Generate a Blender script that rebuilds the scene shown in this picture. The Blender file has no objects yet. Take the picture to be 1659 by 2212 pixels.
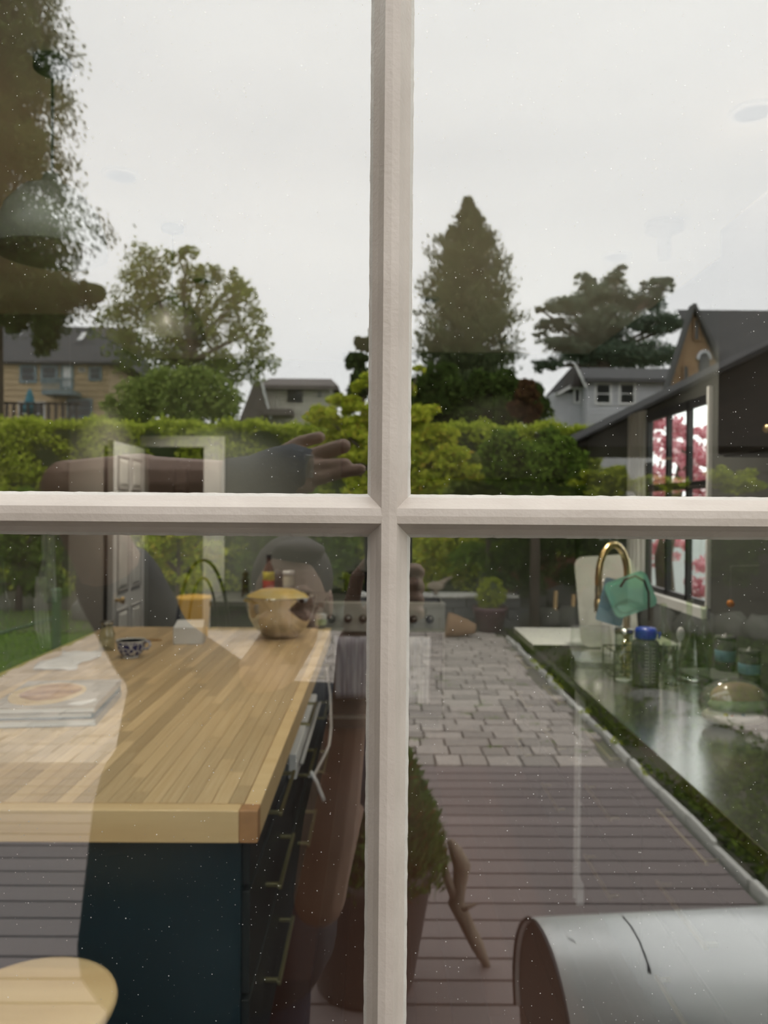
import bpy, bmesh, math, random
import numpy as np
from mathutils import Vector, Matrix

rng = np.random.default_rng(7)
random.seed(7)
S = bpy.context.scene
COL = S.collection

# ------------------------------------------------------------------ camera, sky, exposure
FPX = 1680.0                      # focal length in pixels of the 1659 x 2212 frame
CAM = Vector((0.0, -0.60, 1.75))  # outdoors, 0.6 m in front of the glazing (plane y = 0)
fwd = Vector((10.5 / FPX, 1.0, -9.0 / FPX)).normalized()
right = fwd.cross(Vector((0, 0, 1))).normalized()
upv = right.cross(fwd).normalized()
ROLL = math.radians(0.45)
r2 = right * math.cos(ROLL) + upv * math.sin(ROLL)
u2 = upv * math.cos(ROLL) - right * math.sin(ROLL)
RM = Matrix((r2, u2, -fwd)).transposed()
cam_d = bpy.data.cameras.new('camera')
cam_d.sensor_fit = 'HORIZONTAL'
cam_d.sensor_width = 36.0
cam_d.lens = 36.0 * FPX / 1659.0
cam_d.clip_start = 0.02
cam_d.clip_end = 500
cam_d.dof.use_dof = True
cam_d.dof.focus_distance = 0.60
cam_d.dof.aperture_fstop = 13.0
cam = bpy.data.objects.new('camera', cam_d)
cam.matrix_world = Matrix.Translation(CAM) @ RM.to_4x4()
COL.objects.link(cam)
S.camera = cam

SKY = 3.45
DLW = 2.2                        # base watts of the added ceiling fill lights (built with its fitting further down)
world = bpy.data.worlds.new('overcast_sky')
S.world = world
world.use_nodes = True
nt = world.node_tree
nt.nodes.clear()
wo = nt.nodes.new('ShaderNodeOutputWorld')
bg = nt.nodes.new('ShaderNodeBackground')
tc = nt.nodes.new('ShaderNodeTexCoord')
mp = nt.nodes.new('ShaderNodeMapping')
mp.inputs['Scale'].default_value = (1.0, 1.0, 4.0)
nz = nt.nodes.new('ShaderNodeTexNoise')
nz.inputs['Scale'].default_value = 1.6
nz.inputs['Detail'].default_value = 3.0
cr = nt.nodes.new('ShaderNodeValToRGB')
cr.color_ramp.elements[0].position = 0.3
cr.color_ramp.elements[0].color = (0.87, 0.875, 0.88, 1)
cr.color_ramp.elements[1].position = 0.7
cr.color_ramp.elements[1].color = (1.0, 1.0, 0.99, 1)
nt.links.new(tc.outputs['Generated'], mp.inputs['Vector'])
nt.links.new(mp.outputs['Vector'], nz.inputs['Vector'])
nt.links.new(nz.outputs['Fac'], cr.inputs['Fac'])
nt.links.new(cr.outputs['Color'], bg.inputs['Color'])
bg.inputs['Strength'].default_value = SKY
nt.links.new(bg.outputs['Background'], wo.inputs['Surface'])

S.view_settings.view_transform = 'Standard'
S.view_settings.look = 'None'
S.view_settings.gamma = 1.0
S.view_settings.use_curve_mapping = False
S.view_settings.exposure = 0.0

# ------------------------------------------------------------------ pixel -> place helpers
def ray(px, py):
    d = RM @ Vector(((px - 829.5) / FPX, -(py - 1106.0) / FPX, -1.0))
    return d / d.y
def I(px, py, p):                 # a point inside the house, p metres from the camera along the view
    d = ray(px, py)
    return CAM + d * p
def G(px, py, p):                 # a garden point seen in the glass: path length p, folded back at the pane
    q = I(px, py, p)
    return Vector((q.x, -q.y, q.z))
def IZ(px, py, z):
    d = ray(px, py)
    return CAM + d * ((z - CAM.z) / d.z)
def GZ(px, py, z=0.0):
    q = IZ(px, py, z)
    return Vector((q.x, -q.y, q.z))
FL = 0.115                        # kitchen floor above the deck
CT = FL + 0.915                   # worktop height

# ------------------------------------------------------------------ materials
MATS = {}
def newmat(name):
    m = bpy.data.materials.new(name)
    m.use_nodes = True
    MATS[name] = m
    return m, m.node_tree, m.node_tree.nodes['Principled BSDF']
def pmat(name, col, rough=0.55, metal=0.0, col2=None, scale=6.0, stretch=(1, 1, 1), detail=4.0, bump=0.0, bscale=60.0,
         spec=0.5, rand=0.0, island=0.0, trans=0.0, alpha=None, coat=0.0, bdist=0.004):
    m, t, b = newmat(name)
    b.inputs['Roughness'].default_value = rough
    b.inputs['Metallic'].default_value = metal
    b.inputs['Specular IOR Level'].default_value = spec
    b.inputs['Coat Weight'].default_value = coat
    N, L = t.nodes.new, t.links.new
    tc = N('ShaderNodeTexCoord')
    mp = N('ShaderNodeMapping')
    mp.inputs['Scale'].default_value = stretch
    L(tc.outputs['Object'], mp.inputs['Vector'])
    vec = mp.outputs['Vector']
    if rand:
        oi = N('ShaderNodeObjectInfo')
        ad = N('ShaderNodeVectorMath'); ad.operation = 'ADD'
        mu = N('ShaderNodeMath'); mu.operation = 'MULTIPLY'; mu.inputs[1].default_value = 37.0
        L(oi.outputs['Random'], mu.inputs[0])
        L(vec, ad.inputs[0]); L(mu.outputs[0], ad.inputs[1])
        vec = ad.outputs[0]
    n = N('ShaderNodeTexNoise')
    n.inputs['Scale'].default_value = scale
    n.inputs['Detail'].default_value = detail
    L(vec, n.inputs['Vector'])
    c2 = col2 if col2 else tuple(c * 0.86 for c in col)
    mx = N('ShaderNodeMix'); mx.data_type = 'RGBA'
    mx.inputs[6].default_value = (*c2, 1)
    mx.inputs[7].default_value = (*col, 1)
    rp = N('ShaderNodeMapRange')
    rp.inputs[1].default_value = 0.32; rp.inputs[2].default_value = 0.68
    L(n.outputs['Fac'], rp.inputs[0])
    L(rp.outputs[0], mx.inputs[0])
    out = mx.outputs[2]
    if rand or island:
        amt = rand or island
        if rand:
            src = oi.outputs['Random']
        else:
            ge = N('ShaderNodeNewGeometry'); src = ge.outputs['Random Per Island']
        hs = N('ShaderNodeHueSaturation')
        mr = N('ShaderNodeMapRange')
        mr.inputs[3].default_value = 1 - amt; mr.inputs[4].default_value = 1 + amt
        L(src, mr.inputs[0]); L(mr.outputs[0], hs.inputs['Value'])
        L(out, hs.inputs['Color'])
        out = hs.outputs['Color']
    L(out, b.inputs['Base Color'])
    if bump:
        n2 = N('ShaderNodeTexNoise'); n2.inputs['Scale'].default_value = bscale; n2.inputs['Detail'].default_value = 3
        L(mp.outputs['Vector'], n2.inputs['Vector'])
        bp = N('ShaderNodeBump'); bp.inputs['Strength'].default_value = bump; bp.inputs['Distance'].default_value = bdist
        L(n2.outputs['Fac'], bp.inputs['Height'])
        L(bp.outputs['Normal'], b.inputs['Normal'])
    if trans:
        b.inputs['Transmission Weight'].default_value = trans
    return m
def leafmat(name, ca, cb, cc=None, trans=0.35):
    m = bpy.data.materials.new(name); m.use_nodes = True; MATS[name] = m
    t = m.node_tree; t.nodes.clear(); N, L = t.nodes.new, t.links.new
    o = N('ShaderNodeOutputMaterial')
    ge = N('ShaderNodeNewGeometry')
    cr = N('ShaderNodeValToRGB')
    cr.color_ramp.elements[0].color = (*ca, 1); cr.color_ramp.elements[1].color = (*cb, 1)
    if cc:
        e = cr.color_ramp.elements.new(0.85); e.color = (*cb, 1)
        cr.color_ramp.elements[-1].color = (*cc, 1)
    L(ge.outputs['Random Per Island'], cr.inputs['Fac'])
    d = N('ShaderNodeBsdfDiffuse'); tr = N('ShaderNodeBsdfTranslucent'); mx = N('ShaderNodeMixShader')
    mx.inputs[0].default_value = trans
    L(cr.outputs['Color'], d.inputs['Color']); L(cr.outputs['Color'], tr.inputs['Color'])
    L(d.outputs[0], mx.inputs[1]); L(tr.outputs[0], mx.inputs[2]); L(mx.outputs[0], o.inputs['Surface'])
    return m
def clearmat(name, refl, tint=(1, 1, 1), rough=0.0, dust=0.0, body=None, bodyfac=0.0, steep=0.6):
    """thin clear sheet: see-through plus a mirror coat that strengthens at grazing angles"""
    m = bpy.data.materials.new(name); m.use_nodes = True; MATS[name] = m
    t = m.node_tree; t.nodes.clear(); N, L = t.nodes.new, t.links.new
    o = N('ShaderNodeOutputMaterial')
    tr = N('ShaderNodeBsdfTransparent'); tr.inputs[0].default_value = (*tint, 1)
    gl = N('ShaderNodeBsdfGlossy'); gl.inputs['Roughness'].default_value = rough
    lw = N('ShaderNodeLayerWeight'); lw.inputs['Blend'].default_value = 0.5
    pw = N('ShaderNodeMath'); pw.operation = 'POWER'; pw.inputs[1].default_value = 4.0
    ma = N('ShaderNodeMath'); ma.operation = 'MULTIPLY_ADD'; ma.inputs[1].default_value = steep; ma.inputs[2].default_value = refl
    L(lw.outputs['Facing'], pw.inputs[0]); L(pw.outputs[0], ma.inputs[0])
    mx = N('ShaderNodeMixShader')
    L(ma.outputs[0], mx.inputs[0])
    base = tr.outputs[0]
    if body:
        df = N('ShaderNodeBsdfDiffuse'); df.inputs[0].default_value = (*body, 1)
        m0 = N('ShaderNodeMixShader'); m0.inputs[0].default_value = bodyfac
        L(tr.outputs[0], m0.inputs[1]); L(df.outputs[0], m0.inputs[2]); base = m0.outputs[0]
    L(base, mx.inputs[1]); L(gl.outputs[0], mx.inputs[2])
    out = mx.outputs[0]
    if dust:
        tc = N('ShaderNodeTexCoord')
        vo = N('ShaderNodeTexVoronoi'); vo.inputs['Scale'].default_value = 300.0
        L(tc.outputs['Object'], vo.inputs['Vector'])
        sp = N('ShaderNodeSeparateColor'); L(vo.outputs['Color'], sp.inputs[0])
        big = N('ShaderNodeMath'); big.operation = 'MULTIPLY'; big.inputs[1].default_value = dust
        sq = N('ShaderNodeMath'); sq.operation = 'POWER'; sq.inputs[1].default_value = 6.0
        L(sp.outputs[0], sq.inputs[0]); L(sq.outputs[0], big.inputs[0])
        lt = N('ShaderNodeMath'); lt.operation = 'LESS_THAN'
        L(vo.outputs['Distance'], lt.inputs[0]); L(big.outputs[0], lt.inputs[1])
        sc = N('ShaderNodeMath'); sc.operation = 'MULTIPLY'; sc.inputs[1].default_value = 0.45
        L(lt.outputs[0], sc.inputs[0])
        dd = N('ShaderNodeBsdfDiffuse'); dd.inputs[0].default_value = (0.75, 0.73, 0.7, 1)
        m2 = N('ShaderNodeMixShader')
        L(sc.outputs[0], m2.inputs[0]); L(out, m2.inputs[1]); L(dd.outputs[0], m2.inputs[2]); out = m2.outputs[0]
    L(out, o.inputs['Surface'])
    return m
def lampmat(name, col, strength):
    m, t, b = newmat(name)
    b.inputs['Base Color'].default_value = (*col, 1)
    b.inputs['Emission Color'].default_value = (*col, 1)
    b.inputs['Emission Strength'].default_value = strength
    return m

# paint and structure
pmat('sash_paint', (0.385, 0.335, 0.295), 0.42, col2=(0.335, 0.288, 0.25), scale=18, bump=0.25, bscale=300, bdist=0.0012)
pmat('putty', (0.42, 0.39, 0.355), 0.5, col2=(0.36, 0.335, 0.30), scale=60, bump=0.3, bscale=500, bdist=0.001)
clearmat('pane_glass', 0.164, (0.985, 0.995, 0.985), dust=0.16)
clearmat('window_glass', 0.06, (0.97, 0.985, 0.97))
pmat('wall_taupe', (0.30, 0.275, 0.245), 0.8, scale=2)
pmat('wall_grey', (0.24, 0.25, 0.225), 0.7, scale=3)
pmat('ceiling_paint', (0.78, 0.72, 0.60), 0.85, scale=2)
pmat('white_paint', (0.80, 0.80, 0.79), 0.45, scale=3)
pmat('white_gloss', (0.78, 0.78, 0.75), 0.3)
pmat('exterior_wall', (0.17, 0.145, 0.12), 0.8)
pmat('floor_wood', (0.045, 0.017, 0.009), 0.3, col2=(0.034, 0.012, 0.007), scale=5, stretch=(8, 0.6, 1), rand=0.25)
pmat('deck_board', (0.195, 0.155, 0.143), 0.55, col2=(0.165, 0.132, 0.125), scale=5, stretch=(0.5, 9, 1), rand=0.16, bump=0.25, bscale=80)
pmat('deck_joist', (0.012, 0.010, 0.010), 0.9)
pmat('paver_stone', (0.43, 0.37, 0.315), 0.85, col2=(0.30, 0.265, 0.24), scale=9, rand=0.22, bump=0.5, bscale=60)
pmat('paver_mass', (0.42, 0.36, 0.31), 0.85, col2=(0.30, 0.265, 0.24), scale=6, island=0.2, bump=0.5, bscale=60)
pmat('joint_sand', (0.20, 0.175, 0.15), 0.95, col2=(0.15, 0.15, 0.09), scale=3)
pmat('edging_stone', (0.62, 0.60, 0.55), 0.8, col2=(0.42, 0.41, 0.36), scale=14, rand=0.12, bump=0.4)
pmat('lawn_green', (0.085, 0.14, 0.03), 0.95, col2=(0.05, 0.085, 0.018), scale=3, detail=8, bump=0.6, bscale=30)
pmat('soil', (0.075, 0.06, 0.042), 0.95, col2=(0.05, 0.06, 0.022), scale=4, detail=8, bump=0.6, bscale=20)
# kitchen
pmat('maple_stave', (0.74, 0.56, 0.32), 0.36, col2=(0.58, 0.40, 0.20), scale=2.2, stretch=(7, 0.8, 3), rand=0.2)
pmat('maple_edge', (0.84, 0.62, 0.33), 0.4, col2=(0.74, 0.52, 0.26), scale=3, stretch=(0.7, 6, 9))
pmat('maple_end', (0.50, 0.265, 0.115), 0.5, scale=30)
pmat('navy_paint', (0.012, 0.034, 0.044), 0.4, col2=(0.010, 0.029, 0.038))
pmat('dark_cabinet', (0.02, 0.026, 0.026), 0.45)
pmat('brown_cabinet', (0.040, 0.032, 0.026), 0.5, col2=(0.028, 0.022, 0.018), scale=4, stretch=(1, 1, 8))
pmat('brass', (0.72, 0.53, 0.26), 0.28, 1.0)
pmat('pale_brass', (0.50, 0.47, 0.26), 0.35, 1.0)
pmat('steel', (0.60, 0.60, 0.57), 0.16, 1.0, scale=2)
pmat('steel_counter', (0.46, 0.47, 0.46), 0.19, 1.0, col2=(0.36, 0.37, 0.36), scale=1.5, bump=0.03, bscale=12)
pmat('quartz', (0.76, 0.77, 0.74), 0.25, col2=(0.70, 0.71, 0.69))
pmat('range_enamel', (0.55, 0.55, 0.49), 0.35)
pmat('black_iron', (0.012, 0.012, 0.012), 0.5)
pmat('black_gloss', (0.01, 0.01, 0.01), 0.15)
pmat('oven_dark', (0.02, 0.018, 0.017), 0.12)
pmat('towel_blue', (0.52, 0.53, 0.60), 0.9, col2=(0.20, 0.20, 0.27), scale=9, stretch=(5, 5, 0.4))
pmat('towel_white', (0.78, 0.77, 0.77), 0.9, col2=(0.45, 0.46, 0.52), scale=9, stretch=(6, 6, 0.3))
pmat('paper_white', (0.82, 0.82, 0.80), 0.7)
pmat('page_white', (0.82, 0.83, 0.80), 0.8, col2=(0.70, 0.72, 0.71), scale=40, stretch=(0.2, 0.2, 8))
pmat('cover_teal', (0.05, 0.16, 0.22), 0.4)
pmat('cover_grey', (0.22, 0.25, 0.26), 0.4, col2=(0.5, 0.45, 0.36), scale=5)
pmat('ceramic_white', (0.75, 0.75, 0.72), 0.2)
pmat('bamboo', (0.55, 0.36, 0.16), 0.5)
pmat('lemon_cloth', (0.80, 0.55, 0.10), 0.7, col2=(0.75, 0.62, 0.3), scale=12)
pmat('brown_bottle', (0.06, 0.02, 0.008), 0.1)
pmat('label_yellow', (0.75, 0.65, 0.05), 0.5)
pmat('label_red', (0.60, 0.04, 0.02), 0.5)
pmat('jar_cream', (0.70, 0.66, 0.52), 0.4)
pmat('cord_white', (0.75, 0.75, 0.74), 0.5)
pmat('cord_grey', (0.42, 0.41, 0.40), 0.5)
clearmat('clear_glass', 0.07, (0.93, 0.96, 0.93), steep=0.7)
clearmat('green_glass', 0.07, (0.88, 0.94, 0.80), steep=0.7)
clearmat('smoke_plastic', 0.05, (0.40, 0.42, 0.44), body=(0.12, 0.12, 0.13), bodyfac=0.6)
clearmat('clear_plastic', 0.09, (0.9, 0.92, 0.9), rough=0.08, body=(0.6, 0.6, 0.58), bodyfac=0.16)
clearmat('sleeve_plastic', 0.10, (0.85, 0.88, 0.86), rough=0.15, body=(0.7, 0.72, 0.7), bodyfac=0.35)
pmat('blue_lid', (0.015, 0.06, 0.42), 0.35)
pmat('teal_silicone', (0.17, 0.52, 0.44), 0.35, col2=(0.25, 0.55, 0.38), scale=5)
pmat('blue_board', (0.16, 0.30, 0.38), 0.4)
pmat('bread', (0.58, 0.42, 0.24), 0.8, col2=(0.46, 0.31, 0.17), scale=20)
pmat('salad_green', (0.42, 0.50, 0.30), 0.8, col2=(0.32, 0.42, 0.22), scale=30)
pmat('bag_print', (0.70, 0.68, 0.62), 0.5, col2=(0.62, 0.58, 0.5), scale=12)
pmat('terracotta', (0.42, 0.20, 0.10), 0.8)
pmat('frame_black', (0.016, 0.017, 0.018), 0.4)
pmat('slate_grey', (0.12, 0.125, 0.12), 0.4)
pmat('pendant_glass', (0.20, 0.195, 0.16), 0.4)
pmat('amber', (0.6, 0.2, 0.02), 0.2)
pmat('print_brown', (0.30, 0.27, 0.24), 0.6, col2=(0.5, 0.47, 0.42), scale=5)
# garden
pmat('bark', (0.10, 0.075, 0.055), 0.95, scale=6, stretch=(3, 3, 0.6), bump=0.6, bscale=20)
leafmat('conifer_leaf', (0.050, 0.080, 0.026), (0.110, 0.150, 0.048))
leafmat('pine_leaf', (0.070, 0.095, 0.045), (0.140, 0.175, 0.080))
leafmat('cedar_leaf', (0.09, 0.13, 0.09), (0.19, 0.25, 0.17))
leafmat('ash_leaf', (0.16, 0.21, 0.05), (0.34, 0.40, 0.11))
leafmat('round_leaf', (0.15, 0.22, 0.05), (0.36, 0.44, 0.11))
leafmat('hedge_leaf', (0.26, 0.34, 0.03), (0.54, 0.62, 0.07), (0.66, 0.68, 0.15))
leafmat('maple_leaf', (0.32, 0.42, 0.03), (0.64, 0.66, 0.08), (0.64, 0.48, 0.08))
leafmat('shrub_leaf', (0.08, 0.15, 0.02), (0.20, 0.30, 0.04))
leafmat('dark_leaf', (0.035, 0.065, 0.015), (0.09, 0.14, 0.03))
leafmat('red_leaf', (0.10, 0.045, 0.03), (0.15, 0.09, 0.035))
leafmat('box_leaf', (0.20, 0.26, 0.025), (0.42, 0.46, 0.04))
leafmat('juniper_leaf', (0.06, 0.13, 0.03), (0.15, 0.26, 0.06), (0.26, 0.10, 0.05))
leafmat('grass_blade', (0.11, 0.22, 0.02), (0.24, 0.38, 0.05))
leafmat('moss_leaf', (0.05, 0.07, 0.012), (0.11, 0.15, 0.025))
leafmat('blossom', (0.55, 0.16, 0.20), (0.80, 0.45, 0.50), (0.85, 0.75, 0.75), trans=0.45)
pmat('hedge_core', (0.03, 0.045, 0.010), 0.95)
pmat('siding_tan', (0.56, 0.42, 0.25), 0.75, scale=1)
pmat('siding_cream', (0.62, 0.59, 0.50), 0.75, scale=1)
pmat('siding_white', (0.60, 0.61, 0.63), 0.75, scale=1)
pmat('roof_dark', (0.085, 0.085, 0.085), 0.9, scale=3)
pmat('roof_brown', (0.17, 0.145, 0.13), 0.9, scale=3)
pmat('trim_blue', (0.22, 0.29, 0.31), 0.6)
pmat('house_glass', (0.03, 0.035, 0.035), 0.1)
pmat('brick_tan', (0.36, 0.235, 0.13), 0.85, col2=(0.28, 0.17, 0.09), scale=3)
pmat('shed_wood', (0.028, 0.021, 0.017), 0.8, col2=(0.02, 0.015, 0.012), scale=3, stretch=(0.4, 1, 6))
pmat('shed_roof', (0.018, 0.018, 0.019), 0.9)
pmat('umbrella_teal', (0.03, 0.20, 0.26), 0.7)
pmat('pot_bronze', (0.085, 0.07, 0.062), 0.5)
pmat('pot_plum', (0.075, 0.028, 0.035), 0.35)
pmat('pot_black', (0.03, 0.03, 0.036), 0.4)
pmat('driftwood', (0.34, 0.28, 0.21), 0.85, col2=(0.20, 0.155, 0.11), scale=10, stretch=(1, 1, 0.4), bump=0.6)
pmat('basalt', (0.10, 0.10, 0.10), 0.8, bump=0.4)
pmat('boulder', (0.14, 0.13, 0.115), 0.9, col2=(0.07, 0.075, 0.055), scale=4, bump=0.6, bscale=15)
pmat('basket_weave', (0.28, 0.17, 0.09), 0.8)
pmat('grill_steel', (0.90, 0.91, 0.89), 0.36, 0.4, col2=(0.86, 0.87, 0.85), scale=2)
pmat('grill_dark', (0.045, 0.026, 0.018), 0.6)
pmat('post_green', (0.05, 0.11, 0.03), 0.6)
pmat('yellow_plastic', (0.75, 0.42, 0.04), 0.5)
pmat('rust_board', (0.16, 0.06, 0.03), 0.8)
# person
pmat('skin', (0.36, 0.235, 0.17), 0.55, col2=(0.31, 0.19, 0.135), scale=14)
pmat('hair', (0.05, 0.035, 0.028), 0.7)
pmat('shirt_cloth', (0.040, 0.040, 0.045), 0.9, bump=0.4, bscale=300)
pmat('jeans_cloth', (0.018, 0.022, 0.04), 0.9)
pmat('wrist_cloth', (0.085, 0.095, 0.115), 0.9, bump=0.5, bscale=250)
pmat('phone_body', (0.02, 0.02, 0.024), 0.25)
pmat('shoe_leather', (0.03, 0.025, 0.02), 0.6)
pmat('eye_white', (0.6, 0.6, 0.58), 0.2)

# ------------------------------------------------------------------ mesh helpers
ORIGIN = {}
class MB:
    def __init__(self):
        self.v, self.f, self.T = [], [], None
    def add(self, vs, fs):
        n = len(self.v)
        T = self.T
        self.v += [tuple(T @ Vector(v)) if T else tuple(v) for v in vs]
        self.f += [tuple(i + n for i in f) for f in fs]
        return self
    def box(self, x0, x1, y0, y1, z0, z1):
        x0, x1 = min(x0, x1), max(x0, x1); y0, y1 = min(y0, y1), max(y0, y1); z0, z1 = min(z0, z1), max(z0, z1)
        return self.add([(x0, y0, z0), (x1, y0, z0), (x1, y1, z0), (x0, y1, z0), (x0, y0, z1), (x1, y0, z1), (x1, y1, z1), (x0, y1, z1)],
                        [(0, 3, 2, 1), (4, 5, 6, 7), (0, 1, 5, 4), (1, 2, 6, 5), (2, 3, 7, 6), (3, 0, 4, 7)])
    def cbox(self, c, s):
        return self.box(c[0] - s[0] / 2, c[0] + s[0] / 2, c[1] - s[1] / 2, c[1] + s[1] / 2, c[2] - s[2] / 2, c[2] + s[2] / 2)
    def prism(self, poly, a, b):
        """poly: 3-D points of one face; extruded by vector b - a"""
        d = Vector(b) - Vector(a); n = len(poly)
        vs = [tuple(Vector(p)) for p in poly] + [tuple(Vector(p) + d) for p in poly]
        fs = [tuple(range(n - 1, -1, -1)), tuple(range(n, 2 * n))] + [(i, (i + 1) % n, n + (i + 1) % n, n + i) for i in range(n)]
        return self.add(vs, fs)
    def lathe(self, prof, c=(0, 0, 0), n=24, axis='z'):
        vs, fs = [], []
        for r, h in prof:
            for k in range(n):
                a = 2 * math.pi * k / n
                p = (r * math.cos(a), r * math.sin(a), h)
                if axis == 'x': p = (h, p[0], p[1])
                if axis == 'y': p = (p[0], h, p[1])
                vs.append((c[0] + p[0], c[1] + p[1], c[2] + p[2]))
        m = len(prof)
        for j in range(m - 1):
            for k in range(n):
                fs.append((j * n + k, j * n + (k + 1) % n, (j + 1) * n + (k + 1) % n, (j + 1) * n + k))
        if prof[0][0] > 1e-6: fs.append(tuple(range(n - 1, -1, -1)))
        if prof[-1][0] > 1e-6: fs.append(tuple((m - 1) * n + k for k in range(n)))
        return self.add(vs, fs)
    def tube(self, pts, rad, n=10, closed=False):
        pts = [Vector(p) for p in pts]
        if not hasattr(rad, '__len__'): rad = [rad] * len(pts)
        vs, fs = [], []
        prev = None
        for i, p in enumerate(pts):
            t = (pts[min(i + 1, len(pts) - 1)] - pts[max(i - 1, 0)]).normalized()
            if prev is None:
                a = Vector((0, 0, 1)) if abs(t.z) < 0.9 else Vector((1, 0, 0))
                u = t.cross(a).normalized()
            else:
                u = (prev - t * prev.dot(t)).normalized()
            prev = u; w = t.cross(u)
            for k in range(n):
                a = 2 * math.pi * k / n
                vs.append(tuple(p + (u * math.cos(a) + w * math.sin(a)) * rad[i]))
        m = len(pts)
        for j in range(m - 1):
            for k in range(n):
                fs.append((j * n + k, j * n + (k + 1) % n, (j + 1) * n + (k + 1) % n, (j + 1) * n + k))
        fs.append(tuple(range(n - 1, -1, -1))); fs.append(tuple((m - 1) * n + k for k in range(n)))
        return self.add(vs, fs)
    def ball(self, c, r, n=16, m=10):
        r = r if hasattr(r, '__len__') else (r, r, r)
        vs, fs = [(c[0], c[1], c[2] - r[2])], []
        for j in range(1, m):
            b = -math.pi / 2 + math.pi * j / m
            for k in range(n):
                a = 2 * math.pi * k / n
                vs.append((c[0] + r[0] * math.cos(b) * math.cos(a), c[1] + r[1] * math.cos(b) * math.sin(a), c[2] + r[2] * math.sin(b)))
        vs.append((c[0], c[1], c[2] + r[2]))
        for k in range(n):
            fs.append((0, 1 + (k + 1) % n, 1 + k))
            fs.append((len(vs) - 1, 1 + (m - 2) * n + k, 1 + (m - 2) * n + (k + 1) % n))
        for j in range(m - 2):
            for k in range(n):
                fs.append((1 + j * n + k, 1 + j * n + (k + 1) % n, 1 + (j + 1) * n + (k + 1) % n, 1 + (j + 1) * n + k))
        return self.add(vs, fs)
    def capsule(self, a, b, ra, rb, n=12):
        a, b = Vector(a), Vector(b); t = (b - a).normalized()
        pts, rad = [], []
        for k in range(5):
            an = math.pi / 2 * (1 - k / 4); pts.append(a - t * ra * math.sin(an)); rad.append(max(ra * math.cos(an), 1e-4))
        for k in range(5):
            an = math.pi / 2 * (k / 4); pts.append(b + t * rb * math.sin(an)); rad.append(max(rb * math.cos(an), 1e-4))
        return self.tube(pts, rad, n)
    def build(self, name, mat, parent=None, smooth=False, bevel=0.0):
        o0 = ORIGIN.get(parent.name, Vector()) if parent else None
        if o0 is None:
            a = np.array(self.v); o0 = Vector(((a[:, 0].min() + a[:, 0].max()) / 2, (a[:, 1].min() + a[:, 1].max()) / 2, a[:, 2].min()))
        me = bpy.data.meshes.new(name)
        me.from_pydata([tuple(Vector(v) - o0) for v in self.v], [], self.f)
        return finish(me, name, mat, parent, o0, smooth, bevel)
def finish(me, name, mat, parent, o0, smooth=False, bevel=0.0):
    me.update()
    me.materials.append(MATS[mat] if isinstance(mat, str) else mat)
    if smooth:
        me.polygons.foreach_set('use_smooth', [True] * len(me.polygons))
    o = bpy.data.objects.new(name, me)
    COL.objects.link(o)
    if parent:
        o.parent = parent
        ORIGIN[o.name] = ORIGIN.get(parent.name, Vector())
    else:
        o.location = o0
        ORIGIN[o.name] = Vector(o0)
    if bevel:
        b = o.modifiers.new('edge', 'BEVEL'); b.width = bevel; b.segments = 2; b.limit_method = 'ANGLE'
    return o
def thing(name, loc, label, cat, group=None, kind=None):
    o = bpy.data.objects.new(name, None)
    COL.objects.link(o); o.location = loc; o.empty_display_size = 0.05
    ORIGIN[o.name] = Vector(loc)
    return tag(o, label, cat, group, kind)
def tag(o, label=None, cat=None, group=None, kind=None):
    if label: o['label'] = label
    if cat: o['category'] = cat
    if group: o['group'] = group
    if kind: o['kind'] = kind
    return o
def struct(o, label=None, cat=None):
    o['kind'] = 'structure'
    return tag(o, label, cat)
def part(name, mat, parent, fn, smooth=False, bevel=0.0):
    m = MB(); fn(m); return m.build(name, mat, parent, smooth, bevel)
def raw(me, name, loc, scale=(1, 1, 1), parent=None, rz=0.0):
    """another object on shared mesh data, loc in world coordinates"""
    o = bpy.data.objects.new(name, me); COL.objects.link(o)
    if parent:
        o.parent = parent; loc = Vector(loc) - ORIGIN.get(parent.name, Vector())
    o.location = loc; o.scale = scale; o.rotation_euler = (0, 0, rz)
    return o
def unit_mesh(name, mat, bev=0.0):
    bm = bmesh.new(); bmesh.ops.create_cube(bm, size=1.0)
    if bev: bmesh.ops.bevel(bm, geom=list(bm.edges), offset=bev, segments=1, affect='EDGES')
    me = bpy.data.meshes.new(name); bm.to_mesh(me); bm.free(); me.materials.append(MATS[mat]); return me

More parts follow.
